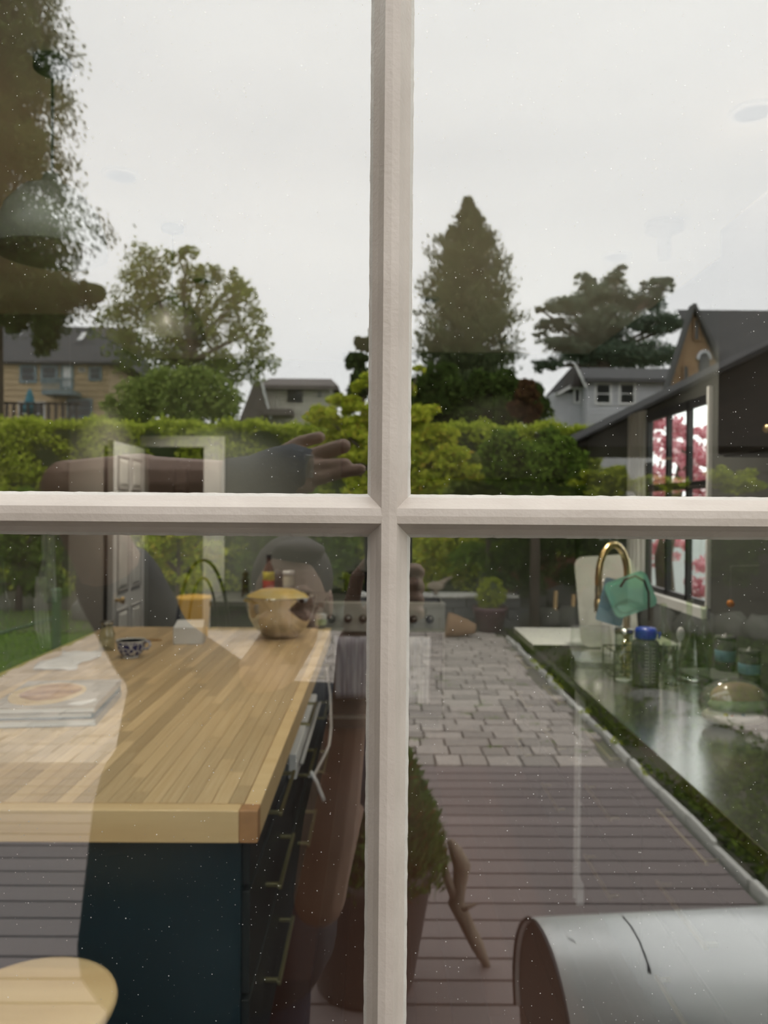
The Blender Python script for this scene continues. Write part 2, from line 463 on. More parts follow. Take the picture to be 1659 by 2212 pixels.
def leaf_cloud(pts, size, name, mat, parent, aspect=0.5, droop=None, jitter=0.35, dirs=None):
    """one joined mesh of small leaf quads at the points; size scalar or array"""
    pts = np.asarray(pts, float); n = len(pts)
    size = np.broadcast_to(np.asarray(size, float), (n,)) * rng.uniform(1 - jitter, 1 + jitter, n)
    if dirs is None:
        a = rng.normal(size=(n, 3))
        if droop is not None: a = a * 0.55 + np.array(droop)
    else:
        a = np.asarray(dirs) + rng.normal(size=(n, 3)) * 0.35
    a /= np.linalg.norm(a, axis=1)[:, None] + 1e-9
    b = rng.normal(size=(n, 3)); b -= a * (a * b).sum(1)[:, None]; b /= np.linalg.norm(b, axis=1)[:, None] + 1e-9
    L = a * size[:, None]; W = b * (size * aspect)[:, None]
    v = np.empty((n, 4, 3)); v[:, 0] = pts - L * 0.5; v[:, 1] = pts + W * 0.5; v[:, 2] = pts + L * 0.5; v[:, 3] = pts - W * 0.5
    o0 = ORIGIN[parent.name] if parent else Vector()
    v -= np.array(o0)
    me = bpy.data.meshes.new(name)
    me.vertices.add(4 * n); me.vertices.foreach_set('co', v.reshape(-1))
    me.loops.add(4 * n); me.loops.foreach_set('vertex_index', np.arange(4 * n, dtype=np.int32))
    me.polygons.add(n); me.polygons.foreach_set('loop_start', np.arange(0, 4 * n, 4, dtype=np.int32))
    try: me.polygons.foreach_set('loop_total', np.full(n, 4, dtype=np.int32))
    except Exception: pass
    me.update(calc_edges=True)
    o = finish(me, name, mat, parent, o0)
    o['kind'] = 'stuff'
    return o
def blob_pts(blobs, n, shell=0.45, tight=0.3):
    """points in ellipsoids [(centre, (rx, ry, rz))], share by volume^(2/3)"""
    w = np.array([(b[1][0] * b[1][1] * b[1][2]) ** (2 / 3) for b in blobs]); w /= w.sum()
    out = []
    for (c, r), k in zip(blobs, w):
        m = max(8, int(n * k))
        d = rng.normal(size=(m, 3)); d /= np.linalg.norm(d, axis=1)[:, None]
        q = rng.uniform(shell ** 3, 1, m) ** (1 / 3)
        # clumping: pull points towards a few sub-centres so that gaps open
        cl = rng.normal(size=(max(4, m // (60 if tight > 0.29 else 26)), 3)); cl /= np.linalg.norm(cl, axis=1)[:, None]
        cl *= rng.uniform(0.35, 1.0, (len(cl), 1))
        pick = cl[rng.integers(0, len(cl), m)]
        p = tight * d * q[:, None] + (1.05 - tight) * pick
        out.append(np.array(c) + p * np.array(r))
    return np.concatenate(out)
def remesh_obj(m, name, mat, parent, voxel, smooth_it=6, smooth=True):
    """fuse overlapping shapes of m into one continuous skin"""
    o = m.build(name, mat, parent, smooth)
    md = o.modifiers.new('fuse', 'REMESH'); md.mode = 'VOXEL'; md.voxel_size = voxel; md.use_smooth_shade = True
    sm = o.modifiers.new('soften', 'SMOOTH'); sm.factor = 0.5; sm.iterations = smooth_it
    return o

# ================================================================== THE HOUSE SHELL
XL, XR = -2.70, 1.62              # kitchen side walls
YB = 5.80                         # back wall
ZC = 1.75 + 1.21                  # ceiling
WX0, WX1, WZ0, WZ1 = -1.1925, 1.2075, 0.184, 2.784   # glazed opening
fl = struct(part('floor', 'deck_joist', None, lambda m: m.box(XL - 0.1, XR + 0.1, -0.10, 8.6, -0.04, FL - 0.012)), 'dark red-brown plank floor of the kitchen', 'floor')
pm = unit_mesh('floor_plank', 'floor_wood', 0.0)
k = 0
xx = XL
while xx < XR - 0.01:
    w = min(0.118, XR - xx)
    y = -0.02 - 0.9 * ((k * 37) % 10) / 10
    while y < 8.5:
        y0, y1 = max(y, -0.02), min(y + 2.1, 8.5)
        if y1 - y0 > 0.05:
            raw(pm, 'plank', (xx + w / 2, (y0 + y1) / 2, FL - 0.008), (w - 0.0008, y1 - y0 - 0.0008, 0.016), fl)
        y += 2.1
    xx += 0.118; k += 1
KSX0, KSX1, KSY0, KSY1 = -1.75, 1.30, 0.14, 1.12   # well of an added skylight, out of view, daylighting the island end
struct(part('ceiling', 'ceiling_paint', None, lambda m: (m.box(XL - 0.1, KSX0, 0.06, 8.6, ZC, ZC + 0.15), m.box(KSX1, XR + 0.1, 0.06, 8.6, ZC, ZC + 0.15), m.box(KSX0, KSX1, 0.06, KSY0, ZC, ZC + 0.15), m.box(KSX0, KSX1, KSY1, 8.6, ZC, ZC + 0.15))), 'plain warm grey kitchen ceiling', 'ceiling')
def fw(m):
    m.box(XL - 0.1, WX0, -0.10, 0.06, -0.04, ZC + 0.15); m.box(WX1, XR + 0.1, -0.10, 0.06, -0.04, ZC + 0.15)
    m.box(WX0, WX1, -0.10, 0.06, -0.04, WZ0); m.box(WX0, WX1, -0.10, 0.06, WZ1, ZC + 0.15)
struct(part('wall_front', 'exterior_wall', None, fw), 'house wall around the glazed opening', 'wall')
struct(part('wall_added_shade', 'exterior_wall', None, lambda m: m.box(-1.45, -1.28, -1.88, -0.101, 0.001, 3.3)), 'short wall added out of view beside the window to shade its bars', 'wall')  # added wall, out of view, keeps light off the muntins' left faces
struct(part('wall_left', 'wall_taupe', None, lambda m: m.box(XL - 0.1, XL, 0.06, 8.6, FL, ZC)), 'taupe kitchen wall beyond the island', 'wall')
# right wall with the window opening over the counter
KX0, KX1 = 3.20, 4.11             # window opening along y
KZ0, KZ1 = CT + 0.24, 1.75 + 0.575
def rw(m):
    m.box(XR, XR + 0.04, 0.06, KX0, FL, ZC); m.box(XR, XR + 0.04, KX1, 8.6, FL, ZC)
    m.box(XR, XR + 0.04, KX0, KX1, FL, KZ0); m.box(XR, XR + 0.04, KX0, KX1, KZ1, ZC)
pmat('wall_dark', (0.085, 0.088, 0.08), 0.7, scale=3)
struct(part('wall_right', 'wall_dark', None, rw), 'grey kitchen wall with the sink window', 'wall')
# back wall with the door opening; opening between the closet and the white casing
DX0, DX1, DZ = -1.93, -1.44, FL + 2.12
def bw(m):
    m.box(XL, DX0, YB, YB + 0.12, FL, ZC); m.box(DX1, XR, YB, YB + 0.12, FL, ZC); m.box(DX0, DX1, YB, YB + 0.12, DZ, ZC)
struct(part('wall_back', 'wall_grey', None, bw), 'grey-green back wall behind the range', 'wall')
struct(part('wall_closet', 'wall_taupe', None, lambda m: (m.box(XL, -1.97, 4.35, 4.45, FL, ZC), m.box(-2.06, -1.97, 4.45, YB, FL, ZC))),
       'brown-grey closet wall beside the open white door', 'wall')
struct(part('wall_hall', 'wall_grey', None, lambda m: m.box(XL, XR, 8.5, 8.6, FL, ZC)), 'pale hallway wall with a framed picture', 'wall')
struct(part('trim_1', 'white_paint', None, lambda m: (m.box(-1.44, -1.265, YB - 0.022, YB - 0.001, FL, DZ + 0.09), m.box(-1.40, -1.30, YB - 0.03, YB - 0.022, FL, DZ + 0.05),
       m.box(DX0 - 0.03, -1.44, YB - 0.022, YB - 0.001, DZ, DZ + 0.09)), bevel=0.004), 'white casing around the hallway opening', 'door casing')

w3 = thing('added_skylight', ((KSX0 + KSX1) / 2, (KSY0 + KSY1) / 2, ZC), 'skylight added out of view above the island end to brighten the kitchen', 'window', kind='structure')  # made-up opening, there only for the sky light it lets in
part('frame', 'white_paint', w3, lambda m: (m.box(KSX0 - .06, KSX0, KSY0 - .06, KSY1 + .06, ZC + .15, ZC + .28), m.box(KSX1, KSX1 + .06, KSY0 - .06, KSY1 + .06, ZC + .15, ZC + .28), m.box(KSX0, KSX1, KSY0 - .06, KSY0, ZC + .15, ZC + .28), m.box(KSX0, KSX1, KSY1, KSY1 + .06, ZC + .15, ZC + .28)))
part('pane', 'window_glass', w3, lambda m: m.box(KSX0 - .03, KSX1 + .03, KSY0 - .03, KSY1 + .03, ZC + .281, ZC + .287))
# ---- the open six-panel door (lies along the closet wall)
d1 = thing('door_1', (-1.90, 5.35, FL), 'white six-panel door standing open beside the hallway', 'door', kind='structure')
dy0, dy1 = 4.985, 5.72
part('slab', 'white_paint', d1, lambda m: m.box(-1.945, -1.905, dy0, dy1, FL + 0.01, DZ - 0.02))
W = dy1 - dy0
for (z0, z1) in ((0.22, 0.86), (1.02, 1.66), (1.77, 1.99)):
    for s in (0, 1):
        a = dy0 + 0.10 + s * (W - 0.2 + 0.09) / 2
        b = a + (W - 0.2 - 0.09) / 2
        def pan(m, a=a, b=b, z0=z0, z1=z1):
            m.add([(-1.904, a, FL + z0), (-1.904, b, FL + z0), (-1.904, b, FL + z1), (-1.904, a, FL + z1),
                   (-1.893, a + .03, FL + z0 + .03), (-1.893, b - .03, FL + z0 + .03), (-1.893, b - .03, FL + z1 - .03), (-1.893, a + .03, FL + z1 - .03)],
                  [(4, 5, 6, 7), (0, 1, 5, 4), (1, 2, 6, 5), (2, 3, 7, 6), (3, 0, 4, 7)])
        part('panel', 'white_gloss', d1, pan)
        def mold(m, a=a, b=b, z0=z0, z1=z1):
            w = 0.012
            m.box(-1.905, -1.896, a - w, a, FL + z0 - w, FL + z1 + w); m.box(-1.905, -1.896, b, b + w, FL + z0 - w, FL + z1 + w)
            m.box(-1.905, -1.896, a, b, FL + z0 - w, FL + z0); m.box(-1.905, -1.896, a, b, FL + z1, FL + z1 + w)
        part('panel_moulding', 'cord_grey', d1, mold)
part('knob', 'brass', d1, lambda m: m.lathe([(0.012, 0), (0.012, 0.03), (0.026, 0.045), (0.026, 0.06), (0.0, 0.07)], (-1.905, dy0 + 0.06, FL + 0.95), 14, 'x'), smooth=True)

# ---- the glazed unit we look at: frame, muntins, putty beads, panes
w1 = thing('window_1', (0.0075, 0.0, WZ0), 'beige painted multi-pane window reflecting the garden', 'window', kind='structure')
MX = [0.0075 + 0.40 * i for i in range(-3, 4)]
MZ = [1.744 + 0.52 * i for i in range(-3, 3)]
NOSE, BEV, YN, YS = 0.0057, 0.0141, -0.0215, -0.0065
PUT = 0.0162
def prof_v(x, z0, z1, m):
    y0 = YN
    pr = [(-BEV, 0.004), (-BEV, YS), (-0.0098, YS - 0.0065), (-0.0068, y0 + 0.0022), (-NOSE, y0), (0.0, y0 - 0.0006), (NOSE, y0), (0.0068, y0 + 0.0022), (0.0098, YS - 0.0065), (BEV, YS), (BEV, 0.004), (0.009, 0.014), (-0.009, 0.014)]
    m.prism([(x + a, b, z0) for a, b in pr], (0, 0, z0), (0, 0, z1))
def prof_h(z, x0, x1, m):
    y0 = YN + 0.0005
    pr = [(-BEV, 0.004), (-BEV, YS), (-0.0098, YS - 0.0065), (-0.0068, y0 + 0.0022), (-NOSE, y0), (0.0, y0 - 0.0006), (NOSE, y0), (0.0068, y0 + 0.0022), (0.0098, YS - 0.0065), (BEV, YS), (BEV, 0.004), (0.009, 0.014), (-0.009, 0.014)]
    m.prism([(x0, b, z + a) for a, b in pr], (x0, 0, 0), (x1, 0, 0))
def frm(m):
    t = 0.05
    m.box(WX0 - 0.001, WX0 + 0.017, -0.03, 0.03, WZ0, WZ1); m.box(WX1 - 0.017, WX1 + 0.001, -0.03, 0.03, WZ0, WZ1)
    m.box(WX0, WX1, -0.03, 0.03, WZ0 - 0.001, WZ0 + 0.017); m.box(WX0, WX1, -0.03, 0.03, WZ1 - 0.017, WZ1 + 0.001)
part('frame', 'sash_paint', w1, frm)
for x in MX[1:-1]:
    part('muntin', 'sash_paint', w1, lambda m: prof_v(x, WZ0 + 0.01, WZ1 - 0.01, m))
for z in MZ[1:-1]:
    for i in range(6):
        part('muntin', 'sash_paint', w1, lambda m: prof_h(z, MX[i] + 0.001, MX[i + 1] - 0.001, m))
for i in range(6):
    for j in range(5):
        xa, xb, za, zb = MX[i] + 0.0135, MX[i + 1] - 0.0135, MZ[j] + 0.0135, MZ[j + 1] - 0.0135
        part('pane', 'pane_glass', w1, lambda m: m.box(xa, xb, -0.002, 0.002, za, zb))
        if i in (2, 3) and j in (2, 3):
            # ragged bead of glazing putty round each pane in view
            def bead(m):
                e = PUT - BEV
                for (ax, az, bx, bz, nx, nz) in ((xa, za, xa, zb, 1, 0), (xb, za, xb, zb, -1, 0), (xa, za, xb, za, 0, 1), (xa, zb, xb, zb, 0, -1)):
                    n = 90
                    vs, fs = [], []
                    for q in range(n + 1):
                        t = q / n
                        px, pz = ax + (bx - ax) * t, az + (bz - az) * t
                        wd = e + 0.0009 + random.uniform(-0.00018, 0.0002) + 0.00015 * math.sin(q * 1.7) * math.sin(q * .31)
                        off = -0.002
                        vs += [(px + nx * off, -0.0068, pz + nz * off), (px + nx * (off + 0.0025), -0.0062, pz + nz * (off + 0.0025)), (px + nx * wd, -0.0022, pz + nz * wd)]
                    for q in range(n):
                        for r in (0, 1):
                            fs.append((q * 3 + r, q * 3 + r + 1, q * 3 + r + 4, q * 3 + r + 3))
                    m.add(vs, fs)
            part('putty_bead', 'putty', w1, bead)

# ---- sink window in the right wall
w2 = thing('window_2', (XR, (KX0 + KX1) / 2, KZ0), 'black steel-framed window with white trim above the sink counter', 'window', kind='structure')
def trimw(m):
    x0 = XR - 0.02
    m.box(x0, XR - 0.001, KX1, KX1 + 0.30, KZ0 - 0.05, KZ1 + 0.03)
    m.box(x0, XR - 0.001, KX0 - 0.02, KX0, KZ0 - 0.05, KZ1 + 0.03)
    m.box(x0 - 0.02, XR - 0.001, KX0 - 0.02, KX1 + 0.26, KZ0 - 0.05, KZ0)
    for q in (0.06, 0.13, 0.19):
        m.box(x0 - 0.012, x0, KX1 + q, KX1 + q + 0.03, KZ0 - 0.0, KZ1 + 0.03)
part('casing', 'white_paint', w2, trimw)
fx0, fx1 = XR - 0.004, XR + 0.022
ys = [KX0, KX0 + 0.28, KX0 + 0.57, KX1]
def sf(m):
    t = 0.034
    for y in (KX0, ys[1] - t / 2, ys[2] - t / 2, KX1 - t):
        m.box(fx0, fx1, y, y + t, KZ0, KZ1)
    m.box(fx0, fx1, KX0, KX1, KZ1 - 0.045, KZ1); m.box(fx0, fx1, KX0, KX1, KZ0, KZ0 + 0.03)
    m.box(fx0, fx1, KX0, KX1, 1.86, 1.90)
part('sash_frame', 'frame_black', w2, sf)
for a, b in zip(ys[:-1], ys[1:]):
    for z0, z1 in ((KZ0 + 0.02, 1.87), (1.90, KZ1 - 0.03)):
        part('pane', 'window_glass', w2, lambda m: m.box(XR + 0.008, XR + 0.012, a + 0.01, b - 0.01, z0, z1))

# ================================================================== THE KITCHEN
# ---- island: butcher block top (own thing) over a dark teal cabinet
IX0, IX1, IY0, IY1 = -1.62, -0.282, 1.24, 4.04
TH = 0.078
it = thing('butcher_block', ((IX0 + IX1) / 2, (IY0 + IY1) / 2, CT - TH), 'thick maple butcher block worktop on the dark teal island', 'worktop')
part('core', 'maple_edge', it, lambda m: m.box(IX0 + 0.004, IX1 - 0.004, IY0 + 0.02, IY1 - 0.004, CT - TH, CT - 0.006))
part('edge_board', 'maple_edge', it, lambda m: m.box(IX0, IX1 - 0.045, IY0, IY0 + 0.045, CT - TH, CT), bevel=0.003)
part('corner_block', 'maple_end', it, lambda m: m.box(IX1 - 0.0445, IX1, IY0, IY0 + 0.045, CT - TH, CT), bevel=0.003)
part('side_board', 'maple_edge', it, lambda m: m.box(IX1 - 0.04, IX1, IY0 + 0.0455, IY1, CT - TH, CT), bevel=0.003)
sm = unit_mesh('stave', 'maple_stave', 0.0)
x = IX0; k = 0
nst = 0
while x < IX1 - 0.045:
    w = min(0.042, IX1 - 0.0405 - x)
    y = IY0 + 0.046 - ((k * 53) % 17) / 17 * 0.9
    while y < IY1:
        ln = 0.45 + ((k * 29 + int(y * 10) * 7) % 11) / 11 * 0.8
        a, b = max(y, IY0 + 0.046), min(y + ln, IY1)
        if b - a > 0.02:
            raw(sm, 'stave', (x + w / 2, (a + b) / 2, CT - 0.004), (w - 0.0016, b - a - 0.0016, 0.008), it); nst += 1
        y += ln
    x += 0.042; k += 1

CX0, CX1, CY0, CY1 = IX0 + 0.04, -0.312, IY0 + 0.06, IY1 - 0.05
ic = thing('island_cabinet', ((CX0 + CX1) / 2, (CY0 + CY1) / 2, FL), 'dark teal island cabinet with brass bar pulls on its drawers', 'cabinet')
part('body', 'navy_paint', ic, lambda m: (m.box(CX0, CX1 - 0.02, CY0, CY1, FL + 0.09, CT - TH), m.box(CX0 + 0.05, CX1 - 0.08, CY0 + 0.05, CY1 - 0.05, FL, FL + 0.09)))
def pull(par, y0, y1, z, xs, out, mat='pale_brass'):
    def f(m):
        r = 0.0055
        m.box(xs, xs + out, y0 - r, y0 + r, z - r, z + r); m.box(xs, xs + out, y1 - r, y1 + r, z - r, z + r)
        m.box(xs + out - (r if out > 0 else -r), xs + out + (r if out > 0 else -r), y0 - r - 0.012, y1 + r + 0.012, z - r, z + r)
    return part('pull', mat, par, f, bevel=0.0015)
cols = [(CY0 + 0.02, 2.30), (2.31, 3.10), (3.11, CY1 - 0.01)]
rows = [(0.12, 0.42), (0.43, 0.69), (0.70, 0.82)]
zp = [0.30, 0.57, 0.775]
for (a, b) in cols:
    for (z0, z1), zz in zip(rows, zp):
        dr = part('drawer_front', 'dark_cabinet', ic, lambda m: m.box(CX1 - 0.02, CX1, a, b - 0.005, FL + z0, FL + z1 - 0.006), bevel=0.002)
        c = (a + b) / 2
        pull(dr, c - 0.16 - 0.06, c + 0.16 - 0.06, FL + zz, CX1, 0.042)

# power strip and cords under the worktop overhang
ps = thing('power_strip', (-0.29, 2.3, 0.80), 'white power strip fixed under the edge of the butcher block', 'power strip')
q0, q1 = I(660, 1672, 2.72), I(672, 1530, 3.6)
part('case', 'cord_white', ps, lambda m: m.prism([(CX1 + 0.001, q0.y, q0.z - 0.02), (CX1 + 0.03, q0.y, q0.z - 0.02), (CX1 + 0.03, q0.y, q0.z + 0.07), (CX1 + 0.001, q0.y, q0.z + 0.07)], (0, q0.y, 0), (0, q1.y, 0)), bevel=0.004)
part('rail', 'cord_grey', ps, lambda m: m.tube([(CX1 + 0.045, q0.y + 0.02, q0.z + 0.03), (CX1 + 0.045, q1.y, q0.z + 0.03)], 0.007, 8), smooth=True)
cd = tag(part('extension_lead', 'cord_grey', None, lambda m: m.tube([I(704, 1440, 4.0), I(713, 1500, 3.7), I(715, 1570, 3.4), I(711, 1610, 3.15), I(697, 1640, 3.0), I(680, 1672, 2.85), I(668, 1678, 2.76)], 0.006, 8), smooth=True),
         'grey power cord looping down beside the island', 'cord')
tag(part('short_cord', 'cord_white', None, lambda m: m.tube([I(672, 1668, 2.76), I(684, 1690, 2.78), I(694, 1715, 2.8), I(700, 1730, 2.8)], 0.007, 8), smooth=True),
    'short white cord end hanging below the power strip', 'cord')

# ---- stool in front of the island
sc_ = I(70, 2170, 1.56)
sx, sy, sz = -0.70, 0.97, FL + 0.63
st = thing('bar_stool', (sx, sy, FL), 'round pale wooden bar stool in front of the island', 'stool')
part('seat', 'maple_edge', st, lambda m: m.lathe([(0.0, -0.036), (0.15, -0.036), (0.166, -0.028), (0.171, -0.014), (0.167, -0.003), (0.155, 0.0), (0.0, -0.004)], (sx, sy, sz), 48), smooth=True)
for a in range(4):
    an = math.pi / 4 + a * math.pi / 2
    part('leg', 'maple_edge', st, lambda m: m.tube([(sx + 0.10 * math.cos(an), sy + 0.10 * math.sin(an), sz - 0.03), (sx + 0.17 * math.cos(an), sy + 0.17 * math.sin(an), FL)], [0.016, 0.013], 12), smooth=True)
for hgt, pair in ((0.22, (0, 1)), (0.22, (2, 3)), (0.30, (1, 2)), (0.30, (3, 0))):
    def rung(m):
        if 1:
            p = []
            for b in pair:
                an = math.pi / 4 + b * math.pi / 2; r = 0.17 - 0.07 * hgt / 0.6
                p.append((sx + r * math.cos(an), sy + r * math.sin(an), FL + hgt))
            m.tube(p, 0.009, 8)
    part('rung', 'maple_edge', st, rung, smooth=True)


# ---- on the island
def book(name, c, w, d, h, rz, z, cover, label, group=None):
    T = Matrix.Translation((c[0], c[1], z)) @ Matrix.Rotation(rz, 4, 'Z')
    b = thing(name, (c[0], c[1], z), label, 'book', group)
    def pg(m): m.T = T; m.box(-w / 2 + 0.004, w / 2 - 0.001, -d / 2 + 0.003, d / 2 - 0.003, 0.003, h - 0.003)
    part('pages', 'page_white', b, pg)
    def cv(m):
        m.T = T; m.box(-w / 2, w / 2, -d / 2, d / 2, 0, 0.003); m.box(-w / 2, w / 2, -d / 2, d / 2, h - 0.003, h); m.box(w / 2 - 0.001, w / 2 + 0.002, -d / 2, d / 2, 0, h)
    cvo = part('cover', cover, b, cv)
    return b, T, h
def flat_disc(par, T, h, pts, mat, name, th=0.0012):
    def f(m):
        m.T = T
        m.prism([(a, b, h) for a, b in pts], (0, 0, 0), (0, 0, th))
    return part(name, mat, par, f)
pmat('cover_stone', (0.50, 0.46, 0.40), 0.4, col2=(0.34, 0.31, 0.27), scale=7, stretch=(0.6, 6, 1))
pmat('bread_print', (0.58, 0.34, 0.13), 0.4, col2=(0.26, 0.11, 0.04), scale=14, detail=6)
pmat('bread_rim', (0.74, 0.58, 0.33), 0.4, col2=(0.6, 0.42, 0.2), scale=14)
bc = IZ(128, 1518, CT + 0.03)
bk1, T1, h1 = book('cookbook', (bc.x, bc.y), 0.335, 0.40, 0.024, math.radians(7), CT, 'cover_grey', 'thin hardback at the bottom of the cookbook pile', )
bk2, T2, h2 = book('cookbook', (bc.x - 0.005, bc.y + 0.004), 0.33, 0.395, 0.020, math.radians(5.5), CT + 0.0245, 'cover_teal', 'teal hardback in the middle of the cookbook pile')
bk3, T3, h3 = book('cookbook', (bc.x + 0.0, bc.y + 0.0), 0.332, 0.40, 0.020, math.radians(6.5), CT + 0.045, 'cover_stone', 'cookbook with a golden flatbread on its cover, topmost of its pile')
random.seed(3)
el = [(-0.038 + 0.122 * math.cos(t) * (1 + 0.04 * math.sin(3 * t)), -0.01 + 0.165 * math.sin(t)) for t in np.linspace(0, 2 * math.pi, 40, endpoint=False)]
flat_disc(bk3, T3, h3, el, 'bread_rim', 'flatbread_print')
el2 = [(-0.03 + 0.095 * math.cos(t) * (1 + 0.07 * math.sin(4 * t)), 0.012 + 0.125 * math.sin(t)) for t in np.linspace(0, 2 * math.pi, 36, endpoint=False)]
flat_disc(bk3, T3, h3 + 0.0012, el2, 'bread_print', 'crust_print', 0.0006)
flat_disc(bk3, T3, h3, [(0.07, -0.17), (0.12, -0.185), (0.158, -0.13), (0.15, -0.10), (0.12, -0.125), (0.09, -0.14)], 'paper_white', 'napkin_print')
bg = IZ(-105, 1560, CT)
book('cookbook', (bg.x, bg.y), 0.20, 0.30, 0.05, math.radians(12), CT, 'cover_grey', 'grey-covered book lying next to the flatbread cookbook')
p0 = IZ(150, 1428, CT)
tag(part('linen_napkin', 'page_white', None, lambda m: m.add([(p0.x + a * 0.19 + 0.02 * math.sin(b * 9), p0.y + b * 0.42, CT + 0.004 + 0.006 * abs(math.sin(a * 7 + b * 11))) for b in np.linspace(-0.5, 0.5, 9) for a in np.linspace(-0.5, 0.5, 7)],
    [(j * 7 + i, j * 7 + i + 1, j * 7 + i + 8, j * 7 + i + 7) for j in range(8) for i in range(6)]), smooth=True), 'creased pale linen napkin lying behind the cookbooks', 'napkin').modifiers.new('thick', 'SOLIDIFY').thickness = 0.003

# glass jar
c = IZ(231, 1404, CT)
gj = thing('glass_jar', (c.x, c.y, CT), 'small clear glass jar beside the blue and white cup', 'jar')
part('body', 'clear_glass', gj, lambda m: m.lathe([(0.0, 0.0), (0.034, 0.0), (0.038, 0.008), (0.038, 0.085), (0.03, 0.10), (0.028, 0.12), (0.031, 0.13), (0.0285, 0.13), (0.026, 0.10), (0.034, 0.083), (0.034, 0.01), (0.0, 0.006)], c, 24), smooth=True)
part('lid', 'steel', gj, lambda m: m.lathe([(0.0, 0.131), (0.031, 0.131), (0.031, 0.142), (0.028, 0.145), (0.0, 0.145)], c, 24), smooth=True)
# blue and white cup
c = IZ(283, 1420, CT)
cp = thing('soup_cup', (c.x, c.y, CT), 'blue and white patterned soup cup with a handle', 'cup')
m_, t_, b_ = newmat('delft_pattern')
b_.inputs['Roughness'].default_value = 0.2
tcn = t_.nodes.new('ShaderNodeTexCoord'); von = t_.nodes.new('ShaderNodeTexVoronoi'); von.inputs['Scale'].default_value = 42; von.feature = 'DISTANCE_TO_EDGE'
rpn = t_.nodes.new('ShaderNodeValToRGB'); rpn.color_ramp.elements[0].color = (0.62, 0.64, 0.7, 1); rpn.color_ramp.elements[0].position = 0.06
rpn.color_ramp.elements[1].color = (0.02, 0.03, 0.16, 1); rpn.color_ramp.elements[1].position = 0.12
t_.links.new(tcn.outputs['Object'], von.inputs['Vector']); t_.links.new(von.outputs['Distance'], rpn.inputs['Fac']); t_.links.new(rpn.outputs['Color'], b_.inputs['Base Color'])
part('bowl', 'delft_pattern', cp, lambda m: m.lathe([(0.036, 0.007), (0.052, 0.022), (0.063, 0.045), (0.065, 0.072), (0.068, 0.078)], c, 32), smooth=True)
part('lining', 'ceramic_white', cp, lambda m: m.lathe([(0.068, 0.078), (0.070, 0.083), (0.066, 0.083), (0.060, 0.05), (0.045, 0.02), (0.0, 0.014)], c, 32), smooth=True)
part('foot', 'ceramic_white', cp, lambda m: m.lathe([(0.036, 0.0), (0.038, 0.008), (0.0, 0.009)], c, 32), smooth=True)
part('handle', 'delft_pattern', cp, lambda m: m.tube([(c.x + 0.062, c.y, CT + 0.075), (c.x + 0.085, c.y, CT + 0.077), (c.x + 0.092, c.y, CT + 0.06), (c.x + 0.08, c.y, CT + 0.043), (c.x + 0.06, c.y, CT + 0.04)], 0.006, 8), smooth=True)
# white box with a folded flap
c = IZ(408, 1389, CT)
wb = thing('white_box', (c.x, c.y, CT), 'small open white cardboard box on the island', 'box')
Tb = Matrix.Translation((c.x, c.y, CT)) @ Matrix.Rotation(math.radians(6), 4, 'Z')
def wbf(m):
    m.T = Tb; t = 0.003
    m.box(-0.075, 0.078, -0.04, -0.04 + t, 0, 0.085); m.box(-0.075, 0.078, 0.08 - t, 0.08, 0, 0.085)
    m.box(-0.075, -0.075 + t, -0.04, 0.08, 0, 0.085); m.box(0.078 - t, 0.078, -0.04, 0.08, 0, 0.085); m.box(-0.075, 0.078, -0.04, 0.08, 0, t)
part('tray', 'paper_white', wb, wbf)
def wfl(m):
    m.T = Tb; m.add([(-0.075, -0.04, 0.086), (0.078, -0.04, 0.086), (0.072, 0.075, 0.112), (-0.07, 0.075, 0.112), (-0.075, -0.04, 0.083), (0.078, -0.04, 0.083), (0.072, 0.075, 0.109), (-0.07, 0.075, 0.109)],
                    [(0, 1, 2, 3), (7, 6, 5, 4), (0, 4, 5, 1), (1, 5, 6, 2), (2, 6, 7, 3), (3, 7, 4, 0)])
part('flap', 'paper_white', wb, wfl)
# little wooden clip between cup and box
c = IZ(322, 1384, CT)
tag(part('wooden_spoon', 'bamboo', None, lambda m: (m.cbox((c.x, c.y, CT + 0.006), (0.075, 0.018, 0.010)), m.ball((c.x + 0.05, c.y, CT + 0.007), (0.02, 0.014, 0.007))), bevel=0.003), 'short wooden spoon lying behind the patterned cup', 'spoon')
# mixing bowl
c = IZ(606, 1376, CT)
mb = thing('mixing_bowl', (c.x, c.y, CT), 'large stainless steel mixing bowl on the end of the island', 'bowl')
part('bowl', 'steel', mb, lambda m: m.lathe([(0.0, 0.0), (0.075, 0.0), (0.10, 0.012), (0.145, 0.06), (0.178, 0.12), (0.192, 0.175), (0.195, 0.225), (0.202, 0.229), (0.201, 0.233), (0.192, 0.231), (0.188, 0.175), (0.172, 0.12), (0.14, 0.065), (0.09, 0.015), (0.0, 0.008)], c, 48), smooth=True)
part('food', 'lemon_cloth', mb, lambda m: m.lathe([(0.187, 0.205), (0.16, 0.235), (0.10, 0.262), (0.0, 0.27)], (c.x - 0.02, c.y, c.z), 24), smooth=True)
